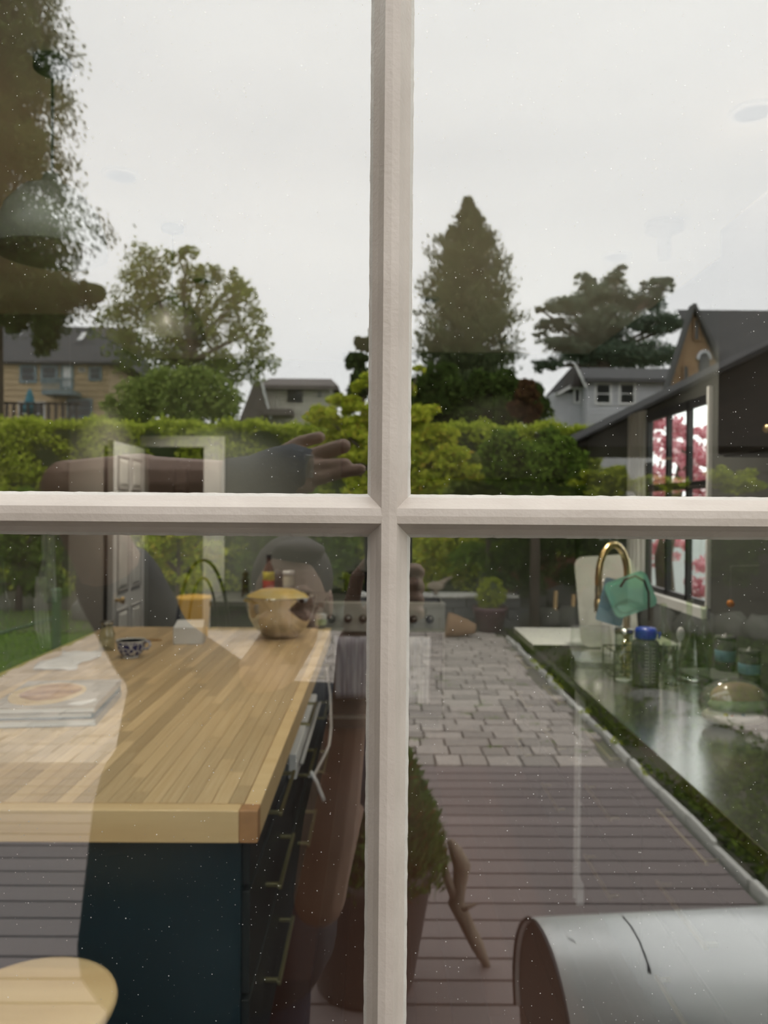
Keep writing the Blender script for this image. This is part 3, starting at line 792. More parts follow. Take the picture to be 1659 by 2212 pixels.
# soap bottle behind the bowl
c = IZ(693, 1357, CT)
sb = thing('squeeze_bottle', (c.x, c.y, CT), 'small squeeze bottle with a green and white label by the bowl', 'bottle')
part('body', 'clear_plastic', sb, lambda m: m.lathe([(0.0, 0), (0.03, 0), (0.033, 0.01), (0.033, 0.09), (0.02, 0.115), (0.011, 0.12), (0.011, 0.13), (0.0, 0.13)], c, 20), smooth=True)
part('label', 'salad_green', sb, lambda m: m.lathe([(0.0335, 0.02), (0.034, 0.022), (0.034, 0.055), (0.0335, 0.057)], c, 20), smooth=True)
part('label_band', 'paper_white', sb, lambda m: m.lathe([(0.0335, 0.057), (0.034, 0.058), (0.034, 0.083), (0.0335, 0.085)], c, 20), smooth=True)
part('cap', 'black_gloss', sb, lambda m: m.lathe([(0.0, 0.13), (0.013, 0.13), (0.013, 0.15), (0.0, 0.153)], c, 16), smooth=True)

# ---- sink-side counter: steel top near, white quartz top beyond, dark drawers below
RX = 0.823
for nm, mt, a, b, lab in (('steel_worktop', 'steel_counter', 0.45, 3.52, 'polished steel worktop along the sink window'), ('quartz_worktop', 'quartz', 3.523, 4.12, 'white quartz worktop end beyond the steel counter')):
    tag(part(nm, mt, None, lambda m: m.box(RX, XR - 0.001, a, b, CT - 0.035, CT), bevel=0.003), lab, 'worktop')
edges = [0.47, 1.05, 1.85, 2.60, 3.40, 4.11]
labs = ['dark base cabinet under the sink counter, next to the glazed wall', 'dark drawer cabinet under the steel counter, second from the glazed wall', 'dark drawer cabinet under the steel counter, third from the glazed wall',
        'dark base cabinet with a pale edge strip below the blue-lidded bottle', 'dark base cabinet under the white quartz end']
for i in range(5):
    a, b = edges[i], edges[i + 1] - 0.002
    rc = thing('base_cabinet', ((RX + XR) / 2, (a + b) / 2, FL), labs[i], 'cabinet')
    part('body', 'dark_cabinet', rc, lambda m: (m.box(RX + 0.035, XR - 0.002, a, b, FL + 0.09, CT - 0.036), m.box(RX + 0.09, XR - 0.002, a, b, FL, FL + 0.09)))
    for (z0, z1), zz in zip(rows, zp):
        dr = part('drawer_front', 'dark_cabinet', rc, lambda m: m.box(RX + 0.016, RX + 0.034, a + 0.002, b - 0.004, FL + z0, FL + z1 - 0.006), bevel=0.002)
        c2_ = (a + b) / 2
        pull(dr, c2_ - 0.15, c2_ + 0.15, FL + zz, RX + 0.016, -0.035)
    if i == 3:
        part('edge_strip', 'white_paint', rc, lambda m: (m.box(RX + 0.006, RX + 0.036, a, a + 0.022, FL, CT - 0.036), m.box(RX + 0.006, RX + 0.036, a + 0.05, a + 0.058, FL, CT - 0.036)))

def CZ(px, py):
    q = IZ(px, py, CT)
    p_ = q.y + 0.6
    lim = (XR - 0.075) * FPX / (px - 819.0) if px > 819 else 99
    if p_ > lim: q = Vector((XR - 0.075, lim - 0.6, CT))
    return q
# faucet, mirror-like splash tray, boards in the rack
fx = I(1355, 1240, 3.75); fz = CT
fa = thing('faucet', (fx.x, fx.y, CT), 'tall brass gooseneck faucet behind the teal board', 'faucet')
q = I(1293, 1240, 3.62)
arc = [(fx.x, fx.y, CT), (fx.x, fx.y, CT + 0.36)]
cxm = (fx.x + q.x) / 2; rr = (fx.x - q.x) / 2
for t in np.linspace(0, math.pi, 14):
    arc.append((cxm + rr * math.cos(t), fx.y + (q.y - fx.y) * (1 - math.cos(t)) / 2, CT + 0.40 + rr * 1.75 * math.sin(t)))
arc.append((q.x, q.y, CT + 0.30))
part('spout', 'brass', fa, lambda m: m.tube(arc, 0.0165, 14), smooth=True)
part('base', 'brass', fa, lambda m: m.lathe([(0.0, 0), (0.03, 0), (0.03, 0.01), (0.022, 0.016), (0.022, 0.08), (0.0, 0.08)], (fx.x, fx.y, CT), 20), smooth=True)
part('spray_head', 'brass', fa, lambda m: m.lathe([(0.0, 0.24), (0.018, 0.24), (0.02, 0.30), (0.0, 0.31)], (q.x, q.y, CT), 16), smooth=True)
part('lever', 'brass', fa, lambda m: m.tube([(fx.x, fx.y, CT + 0.06), (fx.x - 0.03, fx.y - 0.07, CT + 0.085)], 0.007, 8), smooth=True)
def slab_on_edge(c, w, h, tilt, rot, m, th=0.008, rnd=0.03):
    """rounded board facing the glass, standing, tilted in its plane by rot"""
    pts = []
    for (sx_, sz_) in ((1, 1), (-1, 1), (-1, -1), (1, -1)):
        for k_ in range(5):
            an = {(1, 1): 0, (-1, 1): 90, (-1, -1): 180, (1, -1): 270}[(sx_, sz_)] + k_ * 22.5
            pts.append((sx_ * (w / 2 - rnd) + rnd * math.cos(math.radians(an)), sz_ * (h / 2 - rnd) + rnd * math.sin(math.radians(an))))
    m.T = Matrix.Translation(c) @ Matrix.Rotation(tilt, 4, 'X') @ Matrix.Rotation(rot, 4, 'Y')
    m.prism([(a, -th / 2, b) for a, b in pts], (0, 0, 0), (0, th, 0))
c = I(1362, 1284, 3.42)
bd = thing('silicone_lid', (c.x, c.y, CT), 'teal rectangular food container lid leaning in the dish rack', 'lid')
part('sheet', 'teal_silicone', bd, lambda m: slab_on_edge(c, 0.20, 0.165, math.radians(-12), math.radians(-20), m))
def rimf(m):
    slab_on_edge(c + Vector((0, -0.006, 0)), 0.165, 0.13, math.radians(-12), math.radians(-20), m, 0.006)
part('raised_panel', 'teal_silicone', bd, rimf)
c = I(1325, 1300, 3.47)
tag(part('cutting_mat', 'blue_board', None, lambda m: slab_on_edge(c, 0.12, 0.20, math.radians(-10), math.radians(16), m, 0.004, 0.012)), 'pale blue cutting mat behind the teal lid', 'cutting mat')
dk = thing('dish_rack', (1.15, 2.9, CT), 'black wire dish rack holding the teal lid', 'dish rack')
rk0, rk1 = IZ(1318, 1420, CT), IZ(1440, 1405, CT)
ry = 2.86
def rack(m):
    x0, x1, y0, y1 = 1.03, 1.30, ry - 0.08, ry + 0.09
    for z in (0.012, 0.10):
        m.tube([(x0, y0, CT + z), (x1, y0, CT + z), (x1, y1, CT + z), (x0, y1, CT + z), (x0, y0, CT + z)], 0.003, 6)
    for k_ in range(9):
        t = x0 + (x1 - x0) * k_ / 8
        m.tube([(t, y0, CT + 0.10), (t, y0, CT + 0.012), (t, y1, CT + 0.012), (t, y1, CT + 0.10)], 0.0018, 5)
    for cx_ in (x0, x1):
        for cy_ in (y0, y1): m.tube([(cx_, cy_, CT), (cx_, cy_, CT + 0.10)], 0.003, 6)
part('wires', 'black_iron', dk, rack)
hk = I(1340, 1268, 3.36)
part('hook_arm', 'black_iron', dk, lambda m: m.tube([I(1340, 1268, 3.33), I(1350, 1252, 3.33), I(1372, 1244, 3.33), I(1392, 1255, 3.33), I(1401, 1280, 3.33), I(1402, 1340, 3.33)], 0.0055, 8), smooth=True)
# tilted tray behind the faucet
c = I(1310, 1255, 4.05)
tag(part('serving_tray', 'range_enamel', None, lambda m: slab_on_edge((c.x, c.y, CT + 0.245), 0.30, 0.47, math.radians(-6), math.radians(-4), m, 0.012, 0.05)), 'pale grey tray standing upright behind the faucet', 'tray')
# white soap pump behind the faucet arch
c = IZ(1318, 1400, CT); c = Vector((1.15, 3.28, CT))
sp = thing('soap_pump', (c.x, c.y, CT), 'white soap pump bottle seen under the faucet arch', 'soap pump')
part('bottle', 'paper_white', sp, lambda m: m.lathe([(0.0, 0), (0.03, 0), (0.032, 0.02), (0.032, 0.28), (0.018, 0.31), (0.0, 0.31)], c, 20), smooth=True)
part('pump', 'paper_white', sp, lambda m: m.tube([(c.x, c.y, CT + 0.31), (c.x, c.y, CT + 0.36), (c.x - 0.04, c.y, CT + 0.365)], 0.006, 8), smooth=True)
# clear takeaway clamshell with black corner
c = IZ(1288, 1446, CT)
cs = thing('plastic_clamshell', (c.x, c.y, CT), 'open clear plastic food clamshell on the steel counter', 'container')
Tc = Matrix.Translation((c.x, c.y, CT)) @ Matrix.Rotation(math.radians(-8), 4, 'Z')
def cl(m):
    m.T = Tc
    m.add([(-0.085, 0, 0), (0.085, 0, 0), (0.085, 0.15, 0), (-0.085, 0.15, 0), (-0.10, -0.015, 0.05), (0.10, -0.015, 0.05), (0.10, 0.165, 0.05), (-0.10, 0.165, 0.05)],
          [(0, 1, 2, 3), (0, 1, 5, 4), (1, 2, 6, 5), (2, 3, 7, 6), (3, 0, 4, 7)])
part('tub', 'clear_plastic', cs, cl, bevel=0.006)
def cl2(m):
    m.T = Tc
    m.add([(-0.10, 0.166, 0.052), (0.10, 0.166, 0.052), (0.09, 0.215, 0.17), (-0.09, 0.215, 0.17), (-0.085, 0.20, 0.05), (0.085, 0.20, 0.05), (0.08, 0.24, 0.16), (-0.08, 0.24, 0.16)],
          [(4, 5, 6, 7), (0, 1, 5, 4), (1, 2, 6, 5), (2, 3, 7, 6), (3, 0, 4, 7)])
part('lid', 'clear_plastic', cs, cl2, bevel=0.006)
def cl3(m): m.T = Tc; m.box(-0.118, -0.095, 0.0, 0.05, 0.0, 0.052)
part('corner_grip', 'black_gloss', cs, cl3, bevel=0.004)
# tall clear jar and glasses
def glass_cyl(name, px, py, r, h, label, cat, mat='clear_glass', group=None, neck=None, waist=None):
    c = CZ(px, py)
    o = thing(name, (c.x, c.y, CT), label, cat, group)
    if neck:
        rn, hn = neck
        pf = [(0.0, 0.0), (r * .94, 0.0), (r, 0.008), (r, hn), (r * .82, hn + (h - hn) * .18), (rn, hn + (h - hn) * .45), (rn, h - 0.02), (rn + 0.003, h - 0.016), (rn + 0.003, h), (rn - 0.003, h)]
    else:
        pf = [(0.0, 0.0), (r * .96, 0.0), (r, 0.006), (r * 1.03, h), (r * 1.03 - 0.003, h), (r - 0.003, 0.012), (0.0, 0.010)]
    part('body', mat, o, lambda m: m.lathe(pf, (c.x, c.y, CT), 24), smooth=True)
    return o, c
o, c = glass_cyl('storage_jar', 1347, 1470, 0.036, 0.20, 'tall clear storage jar with a metal lid beside the blue-lidded bottle', 'jar')
part('lid', 'steel', o, lambda m: m.lathe([(0.0, 0.2), (0.039, 0.2), (0.039, 0.218), (0.0, 0.22)], (c.x, c.y, CT), 24), smooth=True)
part('foot_ring', 'ceramic_white', o, lambda m: m.lathe([(0.0, 0.001), (0.033, 0.001), (0.033, 0.006), (0.0, 0.007)], (c.x, c.y, CT), 24), smooth=True)
glass_cyl('drinking_glass', 1448, 1478, 0.033, 0.17, 'clear drinking glass standing on the far side of the blue-lidded bottle', 'glass')
c = IZ(1394, 1478, CT)
wbt = thing('water_bottle', (c.x, c.y, CT), 'smoky grey water bottle with a blue screw lid', 'bottle')
part('body', 'smoke_plastic', wbt, lambda m: m.lathe([(0.0, 0.0), (0.05, 0.0), (0.055, 0.006), (0.056, 0.165), (0.05, 0.18), (0.038, 0.186), (0.038, 0.195)], c, 32), smooth=True)
part('lid', 'blue_lid', wbt, lambda m: m.lathe([(0.0, 0.19), (0.042, 0.19), (0.044, 0.195), (0.044, 0.222), (0.038, 0.234), (0.0, 0.236)], c, 32), smooth=True)
part('lid_strap', 'blue_lid', wbt, lambda m: m.tube([(c.x + 0.04, c.y, CT + 0.21), (c.x + 0.056, c.y - 0.01, CT + 0.215), (c.x + 0.05, c.y - 0.01, CT + 0.19)], 0.005, 8), smooth=True)
def scale_marks(m):
    for k_ in range(11):
        z = CT + 0.02 + k_ * 0.0135
        for an0, an1 in ((-1.95, -1.72), (-1.42, -1.2)):
            n_ = 4
            vs, fs = [], []
            for j in range(n_ + 1):
                an = an0 + (an1 - an0) * j / n_
                for dz in (0, 0.003): vs.append((c.x + 0.0568 * math.cos(an), c.y + 0.0568 * math.sin(an), z + dz))
            for j in range(n_): fs.append((2 * j, 2 * j + 2, 2 * j + 3, 2 * j + 1))
            m.add(vs, fs)
    for an in (-1.66, -1.48):
        m.cbox((c.x + 0.057 * math.cos(an), c.y + 0.057 * math.sin(an), CT + 0.09), (0.0016, 0.001, 0.15))
part('scale_marks', 'cord_grey', wbt, scale_marks)
# green bottles by the window
G1 = 'green glass bottles below the sink window'
for k_, (px, py, r, h) in enumerate(((1432, 1425, 0.036, 0.27), (1488, 1425, 0.038, 0.29), (1520, 1440, 0.038, 0.28))):
    glass_cyl('green_bottle', px, py, r, h, 'clear pale green bottle standing below the black-framed sink window', 'bottle', 'green_glass', G1, neck=(0.0135, h * 0.45))
c = IZ(1500, 1468, CT)
car = thing('glass_carafe', (c.x, c.y, CT), 'flared clear glass carafe in front of the green bottles', 'carafe')
part('body', 'clear_glass', car, lambda m: m.lathe([(0.0, 0.0), (0.058, 0.0), (0.066, 0.012), (0.062, 0.05), (0.045, 0.11), (0.022, 0.17), (0.019, 0.20), (0.026, 0.225), (0.024, 0.225), (0.017, 0.20), (0.042, 0.11), (0.06, 0.05), (0.06, 0.014), (0.0, 0.01)], c, 28), smooth=True)
part('base_ring', 'steel', car, lambda m: m.lathe([(0.045, -0.0), (0.068, 0.0), (0.069, 0.008), (0.062, 0.01)], c, 28), smooth=True)
c = IZ(1462, 1440, CT)
spn = thing('plastic_spoon', (c.x, c.y, CT), 'white plastic spoon standing in a small glass', 'spoon')
part('handle', 'paper_white', spn, lambda m: m.tube([(c.x, c.y, CT + 0.003), (c.x + 0.012, c.y, CT + 0.12)], 0.005, 8), smooth=True)
part('bowl', 'paper_white', spn, lambda m: m.ball((c.x + 0.016, c.y, CT + 0.15), (0.018, 0.008, 0.032)), smooth=True)
glass_cyl('small_glass', 1462, 1440, 0.026, 0.08, 'small clear glass holding the white spoon', 'glass')
for k_, (px, py, h, lab) in enumerate(((1572, 1425, 0.15, 'dark glass canister with a pale label on the sink counter'), (1625, 1420, 0.13, 'squat dark canister behind the chopping board'))):
    o, c = glass_cyl('canister', px, py, 0.042, h, lab, 'canister', 'smoke_plastic')
    part('label', 'blue_board', o, lambda m: m.lathe([(0.0432, h * .35), (0.0445, h * .36), (0.0445, h * .66), (0.0432, h * .67)], (c.x, c.y, CT), 20), smooth=True)
    part('lid', 'slate_grey', o, lambda m: m.lathe([(0.0, h), (0.044, h), (0.044, h + 0.012), (0.01, h + 0.014), (0.008, h + 0.024), (0.0, h + 0.026)], (c.x, c.y, CT), 20), smooth=True)
# slate board with wooden edge, amber stopper
c = CZ(1570, 1462)
sl = tag(part('slate_board', 'slate_grey', None, lambda m: m.box(c.x - 0.17, min(c.x + 0.22, XR - 0.03), c.y - 0.10, c.y + 0.13, CT, CT + 0.012), bevel=0.003), 'thin slate board behind the bag of wraps', 'board')
c = IZ(1625, 1462, CT + 0.012)
wdb = thing('wooden_spatula', (c.x, c.y, CT + 0.012), 'brown wooden spatula lying across the slate board', 'spatula')
a_, b_ = IZ(1596, 1425, CT + 0.02), IZ(1652, 1462, CT + 0.02)
part('handle', 'bamboo', wdb, lambda m: m.tube([a_, (a_ + b_) / 2, b_], [0.008, 0.009, 0.012], 10), smooth=True)
part('blade', 'bamboo', wdb, lambda m: m.ball(b_ + Vector((0.05, -0.04, 0.0)), (0.06, 0.045, 0.008)), smooth=True)
c = CZ(1634, 1445)
tag(part('bottle_stopper', 'clear_glass', None, lambda m: m.lathe([(0.0, 0.0), (0.022, 0.0), (0.03, 0.012), (0.022, 0.026), (0.0, 0.03)], (c.x, c.y, CT + 0.012), 20), smooth=True), 'clear faceted glass stopper on the slate board', 'stopper')
c = I(1578, 1304, 3.3)
orn = thing('hanging_ornament', (c.x, c.y, c.z - 0.016), 'small amber glass bead hanging by the sink window', 'ornament')
part('bead', 'amber', orn, lambda m: m.ball((c.x, c.y, c.z), 0.016), smooth=True)
part('string', 'cord_grey', orn, lambda m: m.tube([(c.x, c.y, c.z + 0.014), (c.x, c.y, c.z + 0.16), (XR + 0.001, c.y, c.z + 0.165)], 0.0012, 6))
# bag of wraps
c = IZ(1600, 1576, CT)
bgw = thing('food_bag', (c.x, c.y, CT), 'clear plastic bag holding a green and tan wrap', 'bag')
part('film', 'clear_plastic', bgw, lambda m: m.ball((c.x, c.y + 0.05, CT + 0.078), (0.118, 0.07, 0.078), 28, 16), smooth=True)
part('bread', 'bread', bgw, lambda m: m.ball((c.x + 0.01, c.y + 0.05, CT + 0.095), (0.09, 0.045, 0.05), 24, 12), smooth=True)
part('lettuce', 'salad_green', bgw, lambda m: m.ball((c.x + 0.01, c.y + 0.045, CT + 0.072), (0.10, 0.055, 0.028), 24, 10), smooth=True)
part('printed_band', 'bag_print', bgw, lambda m: m.ball((c.x, c.y + 0.048, CT + 0.034), (0.108, 0.062, 0.033), 24, 10), smooth=True)
for k_, (dx, mt) in enumerate(((-0.03, 'label_red'), (0.005, 'blue_board'), (0.07, 'black_gloss'), (-0.05, 'label_yellow'))):
    part('printed_spot', mt, bgw, lambda m: m.ball((c.x + dx, c.y - 0.008 + abs(dx) * 0.12, CT + 0.042 + 0.006 * (k_ % 2)), (0.008, 0.004, 0.006), 10, 6), smooth=True)

# wall cabinets
wc = thing('wall_cabinet', (1.3, 1.6, 1.93), 'dark brown wall cabinet near the sink window', 'cabinet')
part('body', 'brown_cabinet', wc, lambda m: m.box(1.16, XR - 0.002, 1.20, 2.02, 1.93, 2.70))
for a, b in ((1.20, 1.60), (1.615, 2.02)):
    dd_ = part('door', 'brown_cabinet', wc, lambda m: m.box(1.14, 1.158, a + 0.003, b - 0.003, 1.935, 2.695), bevel=0.002)
    part('knob', 'brass', dd_, lambda m: m.ball((1.13, b - 0.05 if a < 1.5 else a + 0.05, 1.99), 0.012), smooth=True)
wc2 = thing('hood_cabinet', (0.5, 5.6, 1.95), 'dark cabinet run with the extractor above the range', 'cabinet')
part('body', 'brown_cabinet', wc2, lambda m: m.box(-0.30, XR - 0.002, YB - 0.36, YB - 0.002, 1.98, ZC - 0.002))
for k_ in range(3):
    a = -0.30 + k_ * 0.59
    part('door', 'brown_cabinet', wc2, lambda m: m.box(a + 0.004, a + 0.586, YB - 0.38, YB - 0.362, 1.985, ZC - 0.01), bevel=0.002)
part('extractor', 'black_iron', wc2, lambda m: m.box(-0.25, 0.35, YB - 0.50, YB - 0.02, 1.90, 1.978))

# range
ZR = 5.70 - 0.60                  # y of the oven front
gx0, gx1 = (703 - 819) * 5.7 / FPX, (962 - 819) * 5.7 / FPX
rg = thing('range', ((gx0 + gx1) / 2, ZR + 0.3, FL), 'cream enamel range with black knobs on the back wall', 'range')
gz = FL + 0.93
part('body', 'range_enamel', rg, lambda m: m.box(gx0, gx1, ZR + 0.02, YB - 0.005, FL + 0.08, gz), bevel=0.004)
part('kick_plate', 'black_iron', rg, lambda m: m.box(gx0 + 0.03, gx1 - 0.03, ZR + 0.07, YB - 0.02, FL, FL + 0.08))
part('control_panel', 'range_enamel', rg, lambda m: m.box(gx0 - 0.003, gx1 + 0.003, ZR - 0.03, ZR + 0.02, gz - 0.20, gz + 0.015), bevel=0.006)
def knob(x):
    kb = part('knob', 'black_gloss', rg, lambda m: m.lathe([(0.030, -0.001), (0.030, -0.016), (0.024, -0.020), (0.022, -0.045), (0.0, -0.047)][::-1], (x, ZR - 0.03, gz - 0.105), 20, 'y'), smooth=True)
    part('chrome_cap', 'steel', kb, lambda m: m.ball((x + 0.008, ZR - 0.078, gz - 0.098), (0.010, 0.006, 0.010), 12, 8), smooth=True)
for px in (716, 752, 784, 820, 856, 893, 928):
    knob(I(px, 1330, 5.67).x)
od = part('oven_door', 'oven_dark', rg, lambda m: m.box(gx0 + 0.01, gx1 - 0.01, ZR - 0.025, ZR + 0.018, FL + 0.12, gz - 0.21), bevel=0.005)
part('handle', 'steel', od, lambda m: (m.tube([(gx0 + 0.06, ZR - 0.075, gz - 0.255), (gx1 - 0.06, ZR - 0.075, gz - 0.255)], 0.013, 12), m.tube([(gx0 + 0.1, ZR - 0.02, gz - 0.255), (gx0 + 0.1, ZR - 0.075, gz - 0.255)], 0.009, 8), m.tube([(gx1 - 0.1, ZR - 0.02, gz - 0.255), (gx1 - 0.1, ZR - 0.075, gz - 0.255)], 0.009, 8)), smooth=True)
part('cooktop', 'black_iron', rg, lambda m: m.box(gx0 + 0.02, gx1 - 0.02, ZR + 0.03, YB - 0.03, gz, gz + 0.012))
for k_ in range(3):
    a = gx0 + 0.03 + k_ * (gx1 - gx0 - 0.06) / 3
    b = a + (gx1 - gx0 - 0.06) / 3 - 0.008
    def gr(m):
        for y in (ZR + 0.06, ZR + 0.25, ZR + 0.42, ZR + 0.62): m.box(a, b, y - 0.006, y + 0.006, gz + 0.03, gz + 0.045)
        for x in (a, (a + b) / 2, b): m.box(x - 0.006, x + 0.006, ZR + 0.055, ZR + 0.625, gz + 0.03, gz + 0.045)
        for x in (a, b):
            for y in (ZR + 0.06, ZR + 0.62): m.box(x - 0.008, x + 0.008, y - 0.008, y + 0.008, gz + 0.012, gz + 0.03)
    part('grate', 'black_iron', rg, gr)
# black pots on the range
for k_, (px, r, h, lab) in enumerate(((772, 0.105, 0.15, 'black pot with a lid on the left burner side of the range'), (870, 0.12, 0.11, 'low black casserole on the middle of the range'))):
    c = Vector((I(px, 1280, 5.95).x, ZR + 0.25, gz + 0.046))
    pt = thing('cooking_pot', c, ['tall black cooking pot with a lid knob on the range', 'low black casserole on the range'][k_], 'pot')
    part('body', 'black_iron', pt, lambda m: m.lathe([(0.0, 0.0), (r * .94, 0.0), (r, 0.012), (r, h), (r + 0.006, h + 0.003), (0.0, h + 0.003)], c, 28), smooth=True)
    part('lid', 'black_gloss', pt, lambda m: m.lathe([(r + 0.004, h + 0.003), (r * .8, h + 0.022), (0.02, h + 0.03), (0.012, h + 0.05), (0.02, h + 0.06), (0.0, h + 0.063)], c, 28), smooth=True)
    part('loop_handle', 'black_iron', pt, lambda m: m.tube([(c.x - r, c.y - .03, c.z + h * .8), (c.x - r - .035, c.y - .03, c.z + h * .8), (c.x - r - .035, c.y + .03, c.z + h * .8), (c.x - r, c.y + .03, c.z + h * .8)], 0.006, 8), smooth=True)
# towels over the oven handle
def towel(name, px0, px1, mat, label, drop):
    xa, xb = I(px0, 1400, 5.62).x, I(px1, 1400, 5.62).x
    n, mrow = 22, 14
    vs, fs = [], []
    prof = [(-0.058, -drop * 0.8), (-0.06, -0.05), (-0.066, 0.008), (-0.075, 0.018), (-0.086, 0.008)] + [(-0.092, -drop * j / 9) for j in range(1, 10)]
    for (dy, dz) in prof:
        for i in range(n + 1):
            t = i / n
            fold = 0.010 * math.sin(t * 19) * min(1, abs(dz) / 0.12)
            squeeze = 1 - 0.10 * min(1, abs(dz) / 0.3)
            vs.append(((xa + xb) / 2 + (t - 0.5) * (xb - xa) * squeeze, ZR + dy - abs(fold) * (1 if dy < -0.08 else 0), gz - 0.255 + dz + 0.006))
    for j in range(len(prof) - 1):
        for i in range(n): fs.append((j * (n + 1) + i, j * (n + 1) + i + 1, (j + 1) * (n + 1) + i + 1, (j + 1) * (n + 1) + i))
    o = part(name, mat, None, lambda m: m.add(vs, fs), smooth=True)
    tag(o, label, 'towel'); o.modifiers.new('thick', 'SOLIDIFY').thickness = 0.004
towel('dish_towel', 722, 796, 'towel_blue', 'blue-grey striped dish towel hung on the oven handle', 0.42)
towel('dish_towel', 868, 930, 'towel_white', 'white striped dish towel hung on the oven handle', 0.46)

# counter run left of the range with bottles
bx0, bx1 = -1.24, gx0 - 0.006
bcab = thing('back_cabinet', ((bx0 + bx1) / 2, 5.5, FL), 'grey base cabinet left standing beside the range', 'cabinet')
bcab['label'] = 'dark base cabinet between the hallway casing and the range'
part('body', 'dark_cabinet', bcab, lambda m: m.box(bx0, bx1, ZR + 0.04, YB - 0.03, FL, FL + 0.90))
for k_ in range(2):
    a = bx0 + k_ * (bx1 - bx0) / 2; b = a + (bx1 - bx0) / 2
    d_ = part('door', 'dark_cabinet', bcab, lambda m: m.box(a + 0.003, b - 0.003, ZR + 0.02, ZR + 0.038, FL + 0.1, FL + 0.88), bevel=0.002)
    part('knob', 'pale_brass', d_, lambda m: m.ball((b - 0.05 if k_ == 0 else a + 0.05, ZR + 0.012, FL + 0.78), 0.012), smooth=True)
tag(part('back_worktop', 'slate_grey', None, lambda m: m.box(bx0, bx1, ZR, YB - 0.005, FL + 0.901, FL + 0.94), bevel=0.003), 'dark worktop between the hallway and the range', 'worktop')
zb = FL + 0.94
c = I(580, 1285, 6.05); c.z = zb
sbt = thing('sauce_bottle', c, 'dark sauce bottle with a yellow and red label behind the bowl', 'bottle')
part('body', 'brown_bottle', sbt, lambda m: m.lathe([(0.0, 0.0), (0.040, 0.0), (0.044, 0.01), (0.044, 0.19), (0.03, 0.235), (0.019, 0.26), (0.019, 0.30), (0.0, 0.30)], c, 24), smooth=True)
part('label', 'label_yellow', sbt, lambda m: m.lathe([(0.0442, 0.125), (0.0455, 0.127), (0.0455, 0.19), (0.0442, 0.192)], c, 24), smooth=True)
part('label_band', 'label_red', sbt, lambda m: m.lathe([(0.0442, 0.05), (0.0455, 0.052), (0.0455, 0.125), (0.0442, 0.127)], c, 24), smooth=True)
part('cap', 'black_gloss', sbt, lambda m: m.lathe([(0.0, 0.30), (0.022, 0.30), (0.022, 0.325), (0.0, 0.327)], c, 20), smooth=True)
c = I(623, 1285, 6.05); c.z = zb
jr = thing('spice_jar', c, 'cream jar with a white lid behind the mixing bowl', 'jar')
part('body', 'jar_cream', jr, lambda m: m.lathe([(0.0, 0.0), (0.04, 0.0), (0.043, 0.01), (0.043, 0.15), (0.036, 0.17), (0.0, 0.17)], c, 24), smooth=True)
part('label', 'print_brown', jr, lambda m: m.lathe([(0.0432, 0.05), (0.0445, 0.052), (0.0445, 0.09), (0.0432, 0.092)], c, 24), smooth=True)
part('lid', 'paper_white', jr, lambda m: m.lathe([(0.0, 0.17), (0.044, 0.17), (0.046, 0.175), (0.046, 0.20), (0.0, 0.203)], c, 24), smooth=True)
c = I(600, 1285, 6.2); c.z = zb
tag(part('steel_canister', 'slate_grey', None, lambda m: m.lathe([(0.0, 0.0), (0.05, 0.0), (0.05, 0.17), (0.046, 0.18), (0.02, 0.184), (0.012, 0.20), (0.0, 0.202)], c, 24), smooth=True), 'dark round canister between the sauce bottle and the cream jar', 'canister')
c = I(530, 1285, 6.0); c.z = zb
tag(part('pepper_mill', 'floor_wood', None, lambda m: m.lathe([(0.0, 0.0), (0.035, 0.0), (0.03, 0.04), (0.024, 0.09), (0.03, 0.13), (0.02, 0.15), (0.026, 0.18), (0.0, 0.20)], c, 20), smooth=True), 'turned wooden pepper mill beside the sauce bottle', 'pepper mill')

# black bentwood chair by the casing
c = I(462, 1340, 5.05); chx, chy = c.x, c.y
ch = thing('bentwood_chair', (chx, chy, FL), 'black bentwood bar chair in front of the white casing', 'chair')
hs = FL + 0.72
part('seat', 'frame_black', ch, lambda m: m.lathe([(0.0, -0.03), (0.18, -0.03), (0.19, -0.015), (0.18, 0.0), (0.0, 0.0)], (chx - 0.1, chy, hs), 28), smooth=True)
def hoop(w, h, r): return [(chx - 0.1 + 0.165 * 0 + w * math.cos(t), chy + 0.15 - 0.02, hs + h * math.sin(t)) for t in np.linspace(0, math.pi, 20)]
part('back_hoop', 'frame_black', ch, lambda m: m.tube(hoop(0.175, 0.56, 0), 0.0125, 10), smooth=True)
part('inner_hoop', 'frame_black', ch, lambda m: m.tube(hoop(0.10, 0.44, 0), 0.009, 10), smooth=True)
for a in range(4):
    an = math.pi / 4 + a * math.pi / 2
    part('leg', 'frame_black', ch, lambda m: m.tube([(chx - 0.1 + 0.13 * math.cos(an), chy + 0.13 * math.sin(an), hs - 0.02), (chx - 0.1 + 0.19 * math.cos(an), chy + 0.19 * math.sin(an), FL)], [0.015, 0.012], 10), smooth=True)
part('foot_ring', 'frame_black', ch, lambda m: m.tube([(chx - 0.1 + 0.175 * math.cos(t), chy + 0.175 * math.sin(t), FL + 0.25) for t in np.linspace(0, 2 * math.pi, 24)], 0.008, 8), smooth=True)

